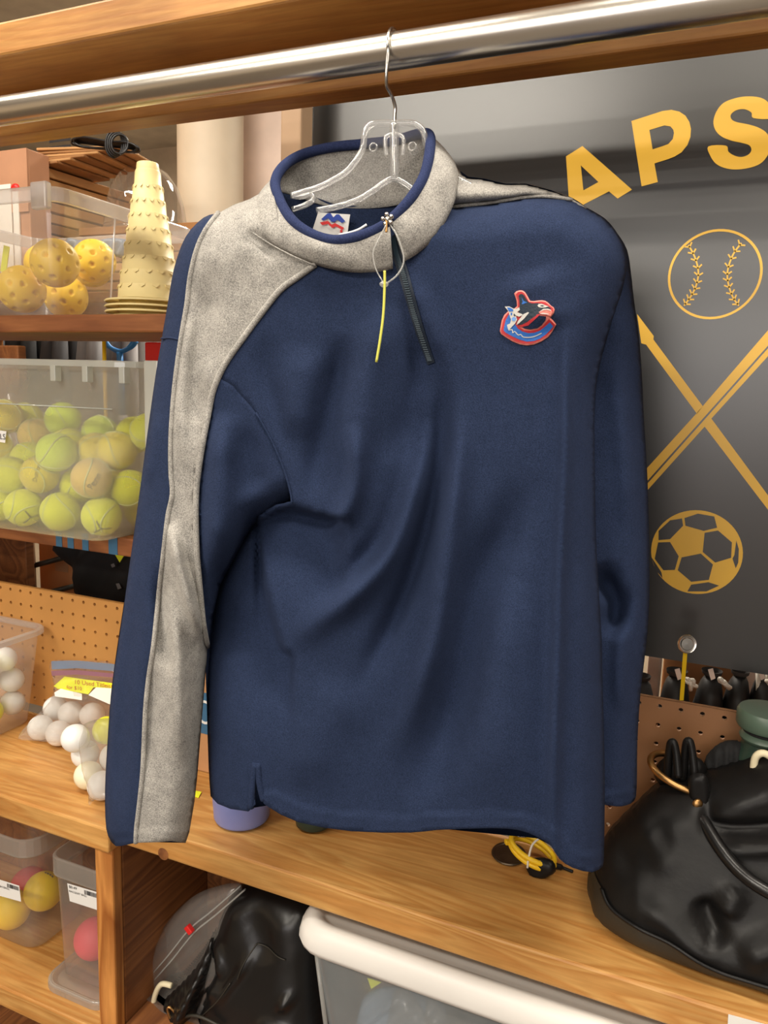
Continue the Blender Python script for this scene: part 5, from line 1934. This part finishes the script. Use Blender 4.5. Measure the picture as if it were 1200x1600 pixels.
# ================================================================== SMALL THINGS ON THE WORKTOP
# carton with a blue printed band, between sleeve and body
q0, q1 = at(300, 1060, 0.98), at(352, 1060, 0.98)
t = thing('cardboard_box', 'small tan carton with blue band seen between sleeve and body', 'box', ((q0[0] + q1[0]) / 2, 0.97, ZT))
zt1 = at(318, 1062, 0.955)[2]
bev(link('carton_body', *boxg((q0[0] - 0.02, 0.955, ZT + 0.0005), (q1[0] + 0.03, 0.998, zt1)), M['carton'], t, False), 0.002)
qa, qb = at(318, 1082, 0.955), at(318, 1146, 0.955)
link('blue_band', *boxg((q0[0] - 0.0195, 0.9544, qb[2]), (q1[0] + 0.0295, 0.9551, qa[2])), M['bluepaint'], t, False)
c = at(320, 1113, 0.954)
V, Fc = tubeg([(c[0] + 0.013 * math.cos(a), 0.9542, c[2] + 0.018 * math.sin(a)) for a in np.linspace(0, 2 * math.pi, 25)[:-1]], 0.0022, 6, True, 1.0)
V[:, 1] = np.clip(V[:, 1], 0.9535, 0.9544)
link('white_ring_print', V, Fc, M['white'], t, False)
# neon sticker lying on the worktop
V = atz(np.array([305, 315, 310, 301]), np.array([1236, 1238, 1247, 1244]), ZT + 0.001)
V = np.vstack([V, V + [0, 0, 0.0008]])
link('neon_sticker', V, [(0, 1, 2, 3), (7, 6, 5, 4), (0, 4, 5, 1), (1, 5, 6, 2), (2, 6, 7, 3), (3, 7, 4, 0)], M['neon'], smooth=False, label='neon yellow sticker on the worktop beside the grey sleeve cuff', cat='sticker')
# periwinkle cup
cc = atz(378, 1278, ZT)
cr_ = 0.040
t = thing('cup', 'periwinkle blue cup standing behind the split hem of the pullover', 'cup', (cc[0], cc[1], ZT))
V, Fc = latheg([(0.0001, 0.0), (cr_ - 0.006, 0.0), (cr_ - 0.002, 0.002), (cr_, 0.006), (cr_ + 0.003, 0.05), (cr_ + 0.006, 0.10), (cr_ + 0.005, 0.101), (cr_ + 0.002, 0.10), (cr_ - 0.002, 0.01), (0.0001, 0.006)], 44, (cc[0], cc[1], ZT + 0.0005))
link('cup_body', V, Fc, M['peri'], t)
V, Fc = latheg([(cr_ + 0.0055, 0.097), (cr_ + 0.0075, 0.099), (cr_ + 0.006, 0.102), (cr_ + 0.003, 0.101)], 44, (cc[0], cc[1], ZT + 0.0005))
link('cup_rim', V, Fc, M['peri'], t)
# dark green jar whose base shows under the hem
cc = atz(490, 1288, ZT)
t = thing('jar', 'dark green jar whose base shows just under the pullover hem', 'jar', (cc[0], cc[1], ZT))
V, Fc = latheg([(0.0001, 0), (0.022, 0), (0.0255, 0.003), (0.026, 0.01), (0.026, 0.07), (0.020, 0.08), (0.020, 0.09)], 36, (cc[0], cc[1], ZT + 0.0005))
link('jar_body', V, Fc, M['green'], t)
V, Fc = latheg([(0.021, 0.082), (0.0225, 0.083), (0.0225, 0.097), (0.0001, 0.098)], 36, (cc[0], cc[1], ZT + 0.0005))
link('jar_lid', V, Fc, M['green_l'], t)

# medal, yellow coil and black fob
cc = atz(795, 1338, ZT)
V, Fc = latheg([(0.0001, 0), (0.0225, 0), (0.0235, 0.0012), (0.0225, 0.0026), (0.0195, 0.0026), (0.0185, 0.0018), (0.0001, 0.0018)], 44, (0, 0, 0))
V = V @ rotx(0.10).T + cc + [0, 0, 0.003]
sharp(link('metal_disc', V, Fc, M['coin'], label='dull round metal disc on the worktop beside the yellow coil', cat='disc'), 30)
t = thing('wrist_coil', 'yellow plastic wrist coil with black fob on the worktop', 'keyring', atz(835, 1340, ZT))
cy_ = atz(832, 1330, ZT + 0.022)
for k in range(2):
    pts = []
    for a in np.linspace(0, 2 * math.pi, 30)[:-1]:
        pts.append(cy_ + np.array([0.029 * math.cos(a), 0.023 * math.sin(a), -0.0068 * k - 0.012 * math.cos(a) * 0.8 + 0.003]))
    V, Fc = tubeg(spline(pts, 2, True), 0.0036, 8, True)
    link('coil_turn', V, Fc, M['yellow'], t)
V, Fc = boxg((-0.006, -0.004, -0.003), (0.006, 0.004, 0.003))
bev(link('coil_end', V @ rotz(0.6).T + cy_ + [-0.031, -0.004, 0.007], Fc, M['yellow'], t, False), 0.0015)
for k in range(3):
    V, Fc = tubeg([cy_ + np.array([-0.020 + 0.004 * math.cos(a) + k * 0.003, 0.004 + k * 0.001, 0.018 + 0.005 * math.sin(a)]) for a in np.linspace(0, 2 * math.pi, 14)[:-1]], 0.0009, 6, True)
    link('chain_link', V, Fc, M['tear'], t)
V, Fc = tubeg(spline([cy_ + np.array(p) for p in ((0.010, -0.002, 0.024), (0.002, -0.014, 0.018), (0.0, -0.024, 0.004), (0.0, -0.027, -0.008))], 5), 0.0014, 7)
link('white_cord', V, Fc, M['lace'], t)
poly = spline([(825, 1344), (845, 1340), (864, 1346), (868, 1362), (850, 1373), (835, 1377), (826, 1366), (822, 1354)], 4, True)
V, Fc = pillow(poly, lambda x, y: at(x, y, atz(845, 1376, ZT)[1] + 0.010), 0.008, 0.008, 11, None, 3)
V[:, 2] = np.maximum(V[:, 2], ZT + 0.0006)
link('fob', V, Fc, M['leather'], t)
V, Fc = tubeg(spline([atz(866, 1352, ZT + 0.006), atz(880, 1356, ZT + 0.003), atz(895, 1362, ZT + 0.0025)], 5), [0.004] * 5 + [0.002] * 6, 8)
link('strap_end', V, Fc, M['leather'], t)

# yellow tag with a metal button stuck in the pegboard
t = thing('marker_pin', 'yellow stick topped by a silver button, stuck in a pegboard hole', 'pin', at(1066, 1093, 1.0))
e0, e1 = at(1065, 1094, 1.0035), at(1071, 1016, 0.985)
V, Fc = boxg((-0.0026, -0.0008, 0), (0.0026, 0.0008, 1))
V2 = np.array([(e0 * (1 - v[2]) + e1 * v[2]) + CR * v[0] + np.array([0, v[1], 0]) for v in V])
link('stick', V2, Fc, M['yellow'], t, False)
bc = at(1073, 1006, 0.983)
Rb = np.column_stack([CR, CU, -CW])
V, Fc = latheg([(0.0001, 0.0), (0.0112, 0), (0.0118, 0.001), (0.0112, 0.002), (0.009, 0.0012), (0.0082, 0.0012), (0.0072, 0.0024), (0.0001, 0.003)], 36, bc, Rb)
sharp(link('silver_button', V, Fc, M['tear'], t), 30)

# ================================================================== BLACK HANDBAG
hb = thing('handbag', 'black leather handbag with brass ring and rolled handle on the worktop', 'handbag', atz(1120, 1440, ZT))


def hb_d(x, y):
    """depth of the handbag's face: foot on the worktop, leaning back towards the top"""
    xb = [900, 935, 1000, 1100, 1200, 1330]
    yb = [1390, 1432, 1474, 1512, 1546, 1600]
    base = np.interp(x, xb, yb)
    Yb = np.interp(x, xb, [float(atz(a, b, ZT)[1]) for a, b in zip(xb, yb)])
    return Yb + np.clip((base - y) / 330.0, 0, 1) * 0.095


def hbfn(off=0.0):
    def f(x, y):
        P = at(x, y, hb_d(x, y) - off)
        P[:, 2] = np.maximum(P[:, 2], ZT + 0.001)
        return P
    return f


out = [(918, 1372), (926, 1340), (945, 1308), (985, 1268), (1020, 1236), (1050, 1222), (1090, 1214), (1115, 1206), (1160, 1190), (1200, 1172), (1260, 1160), (1330, 1180), (1380, 1300), (1390, 1500), (1330, 1592), (1200, 1540), (1100, 1508), (1000, 1470), (938, 1432), (922, 1400)]
out = spline(out, 3, True)
_hf = [(spline(p, 4), a, s) for p, a, s in [
    ([(1108, 1214), (1108, 1260), (1130, 1272), (1180, 1274), (1260, 1262)], -0.016, 13),
    ([(1120, 1240), (1180, 1215), (1260, 1195)], 0.010, 22),
    ([(1128, 1300), (1160, 1292), (1230, 1290)], 0.008, 16),
    ([(1098, 1370), (1110, 1410), (1128, 1450)], -0.014, 16),
    ([(1150, 1460), (1200, 1440), (1260, 1430)], 0.012, 26),
    ([(985, 1380), (1040, 1400), (1085, 1440), (1130, 1470)], 0.008, 18),
    ([(960, 1330), (1020, 1300), (1060, 1290)], -0.010, 30),
    ([(1000, 1260), (1030, 1300), (1050, 1340)], 0.007, 18),
    ([(1150, 1350), (1130, 1400)], 0.008, 20)]]
V, Fc = pillow(out, hbfn(), 0.040, 0.075, 62, lambda x, y: fsum(x, y, _hf) + 0.002 * mn(x, y, 60), 7)
V[:, 2] = np.maximum(V[:, 2], ZT + 0.0006)
V[:, 1] = np.minimum(V[:, 1], 0.9985)
link('bag_body', V, Fc, M['leather'], hb)


def hb_front(x, y):
    x = np.asarray(x, float); y = np.asarray(y, float)
    d = bulge(pdist(x, y, out, True), 62)
    return at(x, y, hb_d(x, y)) + np.array([0, -1, 0]) * (0.040 * d + (fsum(x, y, _hf) + 0.002 * mn(x, y, 60)) * np.minimum(1, d * 1.5))[:, None]


# lower gusset band and its corded seam
seam_ = spline([(946, 1362), (962, 1388), (1005, 1416), (1060, 1440), (1110, 1474), (1150, 1492), (1210, 1508)], 5)
low = spline([(1210, 1541), (1100, 1506), (1000, 1469), (938, 1431), (922, 1400), (920, 1370), (930, 1345)], 3)


def gus(x, y):
    P = hb_front(x, y) - np.array([0, 0.0022, 0])
    P[:, 2] = np.maximum(P[:, 2], ZT + 0.0015)
    return P


sheet('gusset_band', seam_.tolist() + low.tolist(), gus, M['leather_o'], hb, 7)
V, Fc = tubeg(hb_front(seam_[:, 0], seam_[:, 1]) - np.array([0, 0.003, 0]), 0.0022, 8)
link('corded_seam', V, Fc, M['leather'], hb)
# ring
rc_ = at(1069, 1208, 0.935)
pts = []
for a in np.linspace(0, 2 * math.pi, 40)[:-1]:
    pts.append(rc_ + np.array([0.039 * math.cos(a), 0.028 * math.sin(a), -0.0125 * math.cos(a) * 0.7 + 0.006 * math.sin(a)]))
V, Fc = tubeg(pts, 0.0042, 10, True)
link('brass_ring', V, Fc, M['brass'], hb)
# strap loops sticking up through the ring
for (a, b, c) in (((1048, 1162), (1060, 1215), 0), ((1073, 1160), (1086, 1215), 1)):
    w_ = 0.0055
    L = [(a[0] - 6, a[1] + 60), (a[0] - 3, a[1] + 20), (a[0], a[1]), (a[0] + 5, a[1] - 1), (a[0] + 9, a[1] + 18), (b[0], b[1])]
    ys = [0.930, 0.928, 0.926, 0.925, 0.922, 0.915]
    P = spline([at(p[0], p[1], y) for p, y in zip(L, ys)], 5)
    V, Fc = tubeg(P, 0.0046, 8)
    link('strap_loop', V, Fc, M['leather'], hb)
V, Fc = pillow(spline([(1030, 1190), (1055, 1180), (1090, 1184), (1105, 1206), (1080, 1240), (1040, 1232), (1022, 1212)], 3, True), lambda x, y: at(x, y, 0.945), 0.012, 0.018, 14, None, 5)
link('corner_tuft', V, Fc, M['leather'], hb)
tab = spline([(1076, 1214), (1102, 1210), (1110, 1240), (1106, 1266), (1098, 1278), (1086, 1272), (1078, 1250)], 3, True)
V, Fc = pillow(tab, lambda x, y: at(x, y, 0.905), 0.007, 0.006, 9, None, 3)
link('handle_tab', V, Fc, M['leather'], hb)
rv = at(1090, 1256, 0.8965)
V, Fc = latheg([(0.006, 0.0), (0.0058, 0.0015), (0.004, 0.003), (0.0001, 0.0035)], 24, rv, Rb)
link('rivet', V, Fc, M['brass'], hb)
hp = [at(1091, 1272, 0.899), at(1102, 1288, 0.888), at(1125, 1325, 0.868), at(1152, 1358, 0.852), at(1185, 1384, 0.840), at(1225, 1402, 0.835), at(1275, 1400, 0.84)]
V, Fc = tubeg(spline(hp, 6), [0.0045] * 3 + [0.0075] * 34, 14)
link('rolled_handle', V, Fc, M['leather_s'], hb)

# green flask and dark pouch behind the handbag
fx = at(1196, 1150, 0.965)
t = thing('flask', 'dark green flask with grey green lid behind the handbag', 'bottle', (fx[0], 0.965, ZT))
zc0 = at(1190, 1168, 0.94)[2]
V, Fc = latheg([(0.0001, 0), (0.030, 0), (0.033, 0.004), (0.033, zc0 - ZT - 0.05), (0.030, zc0 - ZT - 0.02), (0.0235, zc0 - ZT - 0.004), (0.023, zc0 - ZT + 0.004)], 36, (fx[0], 0.965, ZT + 0.0005))
link('flask_body', V, Fc, M['green'], t)
V, Fc = latheg([(0.0235, -0.002), (0.027, 0), (0.0285, 0.003), (0.0265, 0.007), (0.0235, 0.009), (0.0235, 0.014), (0.0315, 0.0155), (0.0335, 0.019), (0.0335, 0.033), (0.031, 0.037), (0.0001, 0.038)], 36, (fx[0], 0.965, zc0))
sharp(link('flask_lid', V, Fc, M['green_l'], t), 35)
V, Fc = tubeg([(fx[0] + 0.024 * math.cos(a), 0.965 + 0.024 * math.sin(a), zc0 + 0.011) for a in np.linspace(0, 2 * math.pi, 30)[:-1]], 0.002, 7, True)
link('lid_seal', V, Fc, M['black'], t)
poly = spline([(1100, 1192), (1118, 1166), (1145, 1158), (1176, 1166), (1200, 1180), (1200, 1240), (1150, 1260), (1110, 1240)], 3, True)
V, Fc = pillow(poly, lambda x, y: at(x, y, 0.962), 0.012, 0.02, 22, lambda x, y: 0.003 * np.sin(x * 0.4), 5)
V[:, 2] = np.maximum(V[:, 2], ZT + 0.001)
lowest = V[:, 2].argsort()[:1]
link('black_pouch', V, Fc, M['black'], label='pleated black pouch between the handbag ring and the green flask', cat='pouch')
cq = at(1192, 1186, 0.925)
V, Fc = tubeg(spline([cq + np.array(p) for p in ((-0.008, 0, -0.02), (-0.008, -0.002, 0.0), (-0.002, -0.003, 0.008), (0.006, -0.002, 0.006), (0.012, 0.004, -0.002), (0.02, 0.006, -0.02))], 4), 0.0042, 9)
link('cream_clip', V, Fc, M['cream'], label='small cream clip poking up behind the handbag at the right edge', cat='clip')

# ================================================================== UNDER THE WORKTOP
# round cornered tubs with labels
RB = 0.0325


def ltub(name_label, x0, x1, y0, y1, z0, z1, taper, r):
    t = thing('storage_tub', name_label, 'tub', ((x0 + x1) / 2, (y0 + y1) / 2, z0))
    tub(t, x0, x1, y0, y1, z0 + 0.0005, z1, taper, r, M['tub'], M['tub_rim'], 0.004, 0.030)
    e = taper * 0.8
    V, Fc = loftg([ring3(x0 - e - 0.001, x1 + e + 0.001, y0 - e - 0.001, y1 + e + 0.001, r + 0.002, z1 - 0.034), ring3(x0 - e - 0.0035, x1 + e + 0.0035, y0 - e - 0.0035, y1 + e + 0.0035, r + 0.003, z1 - 0.033), ring3(x0 - e - 0.0035, x1 + e + 0.0035, y0 - e - 0.0035, y1 + e + 0.0035, r + 0.003, z1 - 0.029)])
    link('lower_ridge', V, Fc, M['tub_rim'], t)
    return t


ax1 = -0.968
A = ltub('clear plastic tub of yellow and pink balls at the lower left', -1.11, ax1, 0.838, 0.958, ZLS, 0.708, 0.010, 0.030)
bx0_, bx1_ = at(107, 1500, 0.815)[0], -0.785
bx0_ = -0.898
# lid lying under the second tub
t = thing('tub_lid', 'spare clear lid lying flat under the tub next to the divider', 'lid', (-0.83, 0.86, ZLS))
V, Fc = loftg([ring3(-0.905, -0.772, 0.790, 0.935, 0.03, ZLS + 0.0005), ring3(-0.905, -0.772, 0.790, 0.935, 0.03, ZLS + 0.010), ring3(-0.899, -0.778, 0.796, 0.929, 0.026, ZLS + 0.012), ring3(-0.893, -0.784, 0.802, 0.923, 0.024, ZLS + 0.007)], True, True)
sharp(link('lid_plate', V, Fc, M['tub_rim'], t), 30)
V, Fc = tubeg([(p[0], p[1], ZLS + 0.011) for p in rrect(-0.902, -0.775, 0.793, 0.932, 0.028)], 0.0014, 6, True)
link('lid_bead', V, Fc, M['tub_rim'], t)
B = ltub('narrow clear tub of pink balls beside the wooden divider', -0.882, -0.788, 0.812, 0.918, ZLS + 0.0125, 0.722, 0.006, 0.016)


def price(t, poly, Y, base):
    f = lambda lift: (lambda x, y: at(x, y, Y - lift))
    lb = sheet('price_label', poly, f(0.0), M['white'], t, 20, smooth=False)
    a, b, c, d = [np.array(p, float) for p in poly]     # top left, top right, bottom right, bottom left

    def uv(u, v): return tuple((a * (1 - u) + b * u) * (1 - v) + (d * (1 - u) + c * u) * v)
    geo = []
    rg = random.Random(2)
    u = 0.56
    while u < 0.97:
        w_ = rg.choice([0.012, 0.02, 0.03])
        P, T = cut2d([uv(u, 0.10), uv(u + w_, 0.10), uv(u + w_, 0.34), uv(u, 0.34)], 20)
        geo.append((at(P[:, 0], P[:, 1], Y - 0.0006), T))
        u += w_ + rg.choice([0.012, 0.02])
    V, Fc = cat_(*geo)
    link('barcode', V, Fc, M['ink'], lb, False)
    for s_, u0, v0, wd, hh in ((base[0], 0.17, 0.17, 0.26, 1.0), (base[1], 0.33, 0.42, 0.6, 1.0)):
        V2, F2 = text_geo(s_, 1.0)
        sc = wd / (V2[:, 0].max() - V2[:, 0].min())
        asp = np.linalg.norm(b - a) / np.linalg.norm(d - a)
        U = u0 + V2[:, 0] * sc; Vv = v0 - V2[:, 1] * sc * asp
        P = np.array([uv(p, q) for p, q in zip(U, Vv)])
        link('label_print', at(P[:, 0], P[:, 1], Y - 0.0006), F2, M['ink'], lb, False)


price(A, [(-14, 1370), (30, 1384), (33, 1409), (-14, 1396)], 0.823, ('$0.49', 'SQUASH BALL'))
price(B, [(105, 1380), (152, 1394), (152, 1422), (109, 1408)], 0.799, ('$0.49', 'RACQUET BALL'))
SVb, SFb = sphereg((0, 0, 0), RB, 28, 18)
rub = [
    (68, 1392, 29, 'yrub', 'yellow rubber ball uppermost at the right of the lower left tub'),
    (40, 1347, 23, 'pink', 'pink rubber ball at the back of the lower left tub'),
    (18, 1432, 29, 'yrub', 'yellow rubber ball with a grey logo band in the lower left tub'),
    (84, 1436, 25, 'yrub', 'yellow rubber ball low at the right of the lower left tub'),
]
cs = settle([atd(a, b, F * RB / r) for a, b, r, _, _ in rub], [RB] * 4, (-1.112, 0.836, ZLS + 0.003), (ax1 + 0.004, 0.962, 0.70))
rub2 = [
    (128, 1458, 31, 'pink', 'pink rubber ball at the bottom of the narrow tub by the divider'),
    (160, 1390, 27, 'pink', 'pink rubber ball mostly behind the divider in the narrow tub'),
]
cs2 = settle([atd(a, b, F * RB / r) for a, b, r, _, _ in rub2], [RB] * 2, (-0.884, 0.812, ZLS + 0.016), (-0.786, 0.92, 0.71))
bf = {}
for (a, b, r, m, lab_), c in zip(rub + rub2, list(cs) + list(cs2)):
    if m not in bf:
        o = bf[m] = link('rubber_ball', SVb + c, SFb, M[m], origin=c)
    else:
        o = bf[m].copy(); COL.objects.link(o); o.location = [float(v) for v in c]
    tag(o, lab_, 'ball', 'rubber balls in the tubs')
    if 'logo band' in lab_:
        L = [(-1, -0.16), (1, -0.16), (1, 0.16), (-1, 0.16)]
        P, T = cut2d(L, 0.25)
        V = on_ball(c, RB, 29, 1441, P, 0.0155, 0.28)
        ob = link('logo_band', V, T, M['ink_grey'], o)
    if 'uppermost' in lab_:
        geo = []
        for k in range(4):
            P, T = cut2d([(-0.9 + k * 0.5, -0.2), (-0.5 + k * 0.5, -0.3), (-0.6 + k * 0.5, 0.1), (-1.0 + k * 0.5, 0.2)], 0.2)
            geo.append((on_ball(c, RB, 77, 1366, P, 0.010, -0.25), T))
        V, Fc = cat_(*geo)
        ob = link('logo_print', V, Fc, M['ink_grey'], o)

# black leather purse inside a clear zip bag
pz = at(330, 1600, 0.86)
pu = thing('leather_purse', 'glossy black leather purse slumped in the clear bag under the worktop', 'purse', (pz[0], 0.9, ZLS))
out = spline([(372, 1384), (420, 1378), (480, 1395), (500, 1440), (500, 1540), (500, 1680), (420, 1760), (340, 1730), (322, 1640), (316, 1590), (300, 1588), (262, 1586), (250, 1572), (264, 1548), (310, 1500), (338, 1462), (352, 1420)], 4, True)
_pf = [(spline(p, 4), a, s) for p, a, s in [
    ([(346, 1442), (350, 1480), (330, 1530), (308, 1578)], 0.012, 9),
    ([(352, 1450), (352, 1490), (336, 1540), (316, 1590)], -0.014, 8),
    ([(352, 1440), (368, 1470), (370, 1500)], 0.006, 8),
    ([(338, 1516), (350, 1522), (372, 1505)], 0.006, 8),
    ([(420, 1450), (400, 1490), (350, 1550)], 0.005, 7),
    ([(345, 1590), (360, 1580), (372, 1600)], 0.007, 12),
    ([(420, 1572), (450, 1580), (478, 1600)], 0.012, 14),
    ([(460, 1530), (478, 1540)], 0.006, 12),
    ([(400, 1400), (430, 1430), (440, 1480)], -0.006, 20)]]
_pf = [(p, a * 1.6, s) for p, a, s in _pf]
pfn = lambda x, y: at(x, y, 0.875 + 0.00016 * (1600 - np.asarray(y)))
V, Fc = pillow(out, pfn, 0.045, 0.05, 50, lambda x, y: fsum(x, y, _pf) + 0.002 * mn(x, y, 40), 6)
V[:, 2] = np.maximum(V[:, 2], ZLS + 0.0008)
V[:, 1] = np.minimum(V[:, 1], 0.998)
link('purse_body', V, Fc, M['leather_s'], pu)


def pfront(x, y, lift=0.0):
    x = np.asarray(x, float); y = np.asarray(y, float)
    d = bulge(pdist(x, y, out, True), 50)
    return pfn(x, y) + np.array([0, -1, 0]) * (0.045 * d + fsum(x, y, _pf) * np.minimum(1, d * 1.5) + lift)[:, None]


zl = spline([(346, 1446), (330, 1472), (305, 1502), (275, 1534), (256, 1560), (252, 1576)], 10)
geo = []
zpts = pfront(zl[:, 0], zl[:, 1], 0.006)
for k in range(len(zpts) - 1):
    geo.append(boxg(zpts[k] - np.array([0.0028, 0.001, 0.0008]), zpts[k] + np.array([0.0028, 0.001, 0.0008])))
V, Fc = cat_(*geo)
link('zipper_teeth', V, Fc, M['leather_s'], pu, False, kind='stuff')
for L in ([(424, 1448), (412, 1468), (402, 1494)], [(392, 1498), (372, 1526), (342, 1556)], [(424, 1448), (450, 1460), (470, 1470)]):
    L = spline(L, 6)
    V, Fc = tubeg(pfront(L[:, 0], L[:, 1], 0.0015), 0.0010, 6)
    link('stitched_seam', V, Fc, M['leather_o'], pu)
fl_ = spline([(347, 1440), (355, 1450), (350, 1490), (332, 1540), (312, 1582), (300, 1592), (262, 1588), (250, 1574), (262, 1550), (308, 1500), (336, 1462)], 3, True)
V, Fc = pillow(fl_, lambda x, y: pfront(x, y, 0.004), 0.010, 0.006, 14, lambda x, y: 0.002 * np.sin(x * 0.5 - y * 0.25), 4)
link('zip_flap', V, Fc, M['leather_s'], pu)
hL = [(268, 1540), (252, 1538), (242, 1556), (240, 1580), (246, 1610), (252, 1640)]
V, Fc = tubeg(spline([at(a, b, 0.845) for a, b in hL], 5), 0.0042, 10)
link('cream_cord', V, Fc, M['cream'], pu)
cq = at(272, 1590, 0.83)
V, Fc = tubeg([cq + CR * 0.006 * math.cos(a) + CU * 0.016 * math.sin(a) + CR * -0.5 * 0.016 * math.sin(a) for a in np.linspace(0, 2 * math.pi, 22)[:-1]], 0.0021, 8, True)
link('brass_ring', V, Fc, M['brass'], pu)
V, Fc = tubeg(spline([at(a, b, 0.828) for a, b in ((262, 1610), (285, 1590), (310, 1588), (345, 1604))], 5), 0.0024, 8)
link('purple_strap', V, Fc, M['leather_o'], pu)

pbg = thing('zip_bag', 'large clear zip bag with a red slider around the black purse', 'bag', (pz[0] - 0.03, 0.85, ZLS))
out2 = spline([(226, 1530), (240, 1480), (262, 1440), (300, 1402), (335, 1386), (372, 1380), (378, 1400), (366, 1460), (380, 1560), (360, 1700), (300, 1745), (240, 1720), (222, 1620)], 4, True)
V, Fc = pillow(out2, lambda x, y: at(x, y, 0.868 + 0.0001 * (1600 - np.asarray(y))), 0.020, 0.015, 40, lambda x, y: 0.005 * np.sin(x * 0.06 + y * 0.05) + 0.003 * mn(x, y, 45), 7)
V[:, 2] = np.maximum(V[:, 2], ZLS + 0.0006)
link('film', V, Fc, M['film_grey'], pbg)
zs_ = [(376, 1384), (330, 1424), (296, 1452), (262, 1494), (232, 1528)]
zY = [0.872, 0.862, 0.857, 0.856, 0.864]
for off in (0, 7):
    P = spline([at(a + off, b + off * 0.8, y) for (a, b), y in zip(zs_, zY)], 5)
    V, Fc = tubeg(P, 0.0024, 6, flat=0.5)
    link('zip_track', V, Fc, M['zipclear'], pbg)
sl = at(296, 1452, 0.852)
V, Fc = boxg((-0.0065, -0.004, -0.005), (0.0065, 0.004, 0.005))
bev(link('red_slider', V @ roty(0.75).T + sl, Fc, M['redp'], pbg, False, label='red slider on the zip'), 0.0015)

# big tote with a white lid
lx0 = -0.446
TZ = 0.7755
to = thing('storage_tote', 'large frosted tote with a thick white lid under the worktop', 'tote', (-0.13, 0.87, ZLS))
x0, x1, y0, y1 = lx0, 0.19, 0.770, 0.995
r_ = 0.045
V, Fc = loftg([
    ring3(x0 + 0.012, x1 - 0.012, y0 + 0.012, y1 - 0.012, r_ - 0.008, TZ - 0.036),
    ring3(x0 + 0.002, x1 - 0.002, y0 + 0.002, y1 - 0.002, r_, TZ - 0.034),
    ring3(x0, x1, y0, y1, r_, TZ - 0.027),
    ring3(x0 + 0.003, x1 - 0.003, y0 + 0.003, y1 - 0.003, r_, TZ - 0.012),
    ring3(x0 + 0.010, x1 - 0.010, y0 + 0.010, y1 - 0.010, r_ - 0.004, TZ - 0.002),
    ring3(x0 + 0.016, x1 - 0.016, y0 + 0.016, y1 - 0.016, r_ - 0.008, TZ),
    ring3(x0 + 0.024, x1 - 0.024, y0 + 0.024, y1 - 0.024, r_ - 0.014, TZ - 0.001),
    ring3(x0 + 0.028, x1 - 0.028, y0 + 0.028, y1 - 0.028, r_ - 0.016, TZ - 0.010),
    ring3(x0 + 0.031, x1 - 0.031, y0 + 0.031, y1 - 0.031, r_ - 0.018, TZ - 0.012)], False, True)
link('tote_lid', V, Fc, M['lid'], to)
rings = []
for u in np.linspace(0, 1, 6):
    e = 0.018 + 0.030 * (1 - u)
    rings.append(ring3(x0 + e, x1 - e, y0 + e, y1 - e, 0.03, ZLS + 0.0006 + (TZ - 0.036 - ZLS) * u))
V, Fc = loftg(rings, True)
link('tote_wall', V, Fc, M['tote'], to)
for xx in (x0 + 0.028, ):
    V, Fc = tubeg([(x0 + 0.052, y0 + 0.046, ZLS + 0.01), (x0 + 0.030, y0 + 0.026, TZ - 0.045)], 0.0030, 6)
    link('corner_rib', V, Fc, M['zipclear'], to)


def inbag(name, poly, Y, m, lab_, cat, df=0.02, wd=25, amp=0.004):
    poly = spline(poly, 4, True)
    V, Fc = pillow(poly, lambda x, y: at(x, y, Y), df, 0.015, wd, lambda x, y: amp * np.sin(x * 0.15 + y * 0.22) + amp * np.sin(x * 0.07 - y * 0.1), 6)
    V[:, 2] = np.clip(V[:, 2], ZLS + 0.002, TZ - 0.042)
    return link(name, V, Fc, m, label=lab_, cat=cat)


inbag('packed_cloth', [(560, 1580), (590, 1545), (660, 1550), (700, 1590), (690, 1700), (560, 1700)], 0.86, M['sock'], 'slate blue bundle behind the tote wall, left of the grey pouch', 'cloth')
inbag('packed_pouch', [(612, 1560), (640, 1555), (665, 1590), (690, 1620), (680, 1720), (600, 1720)], 0.815, M['film_grey'], 'grey rounded pouch pressed against the tote wall', 'pouch', 0.012, 20)
inbag('packed_pouch', [(665, 1565), (700, 1590), (760, 1610), (800, 1640), (780, 1740), (680, 1730)], 0.82, M['film_grey'], 'grey crinkled pouch at the right inside the white lidded tote', 'pouch', 0.012, 20)
inbag('packed_cloth', [(720, 1600), (800, 1610), (900, 1640), (960, 1700), (740, 1760)], 0.87, M['charcoal'], 'charcoal bundle in the right half of the white lidded tote', 'cloth')
o = sheet('neon_tag', [(574, 1528), (596, 1535), (580, 1545)], lambda x, y: at(x, y, 0.80), M['neon'], step=20, smooth=False, label='neon yellow paper corner inside the tote just under its lid', cat='tag')
solid(o, 0.0006)
# white sticker on the worktop edge at the lower right corner
st = [(1138, 1585), (1215, 1606), (1215, 1640), (1136, 1618)]
o = sheet('edge_sticker', st, lambda x, y: at(x, y, 0.7893), M['white'], step=20, smooth=False, label='white sticker on the worktop front edge at the lower right corner', cat='sticker')
solid(o, 0.0005)
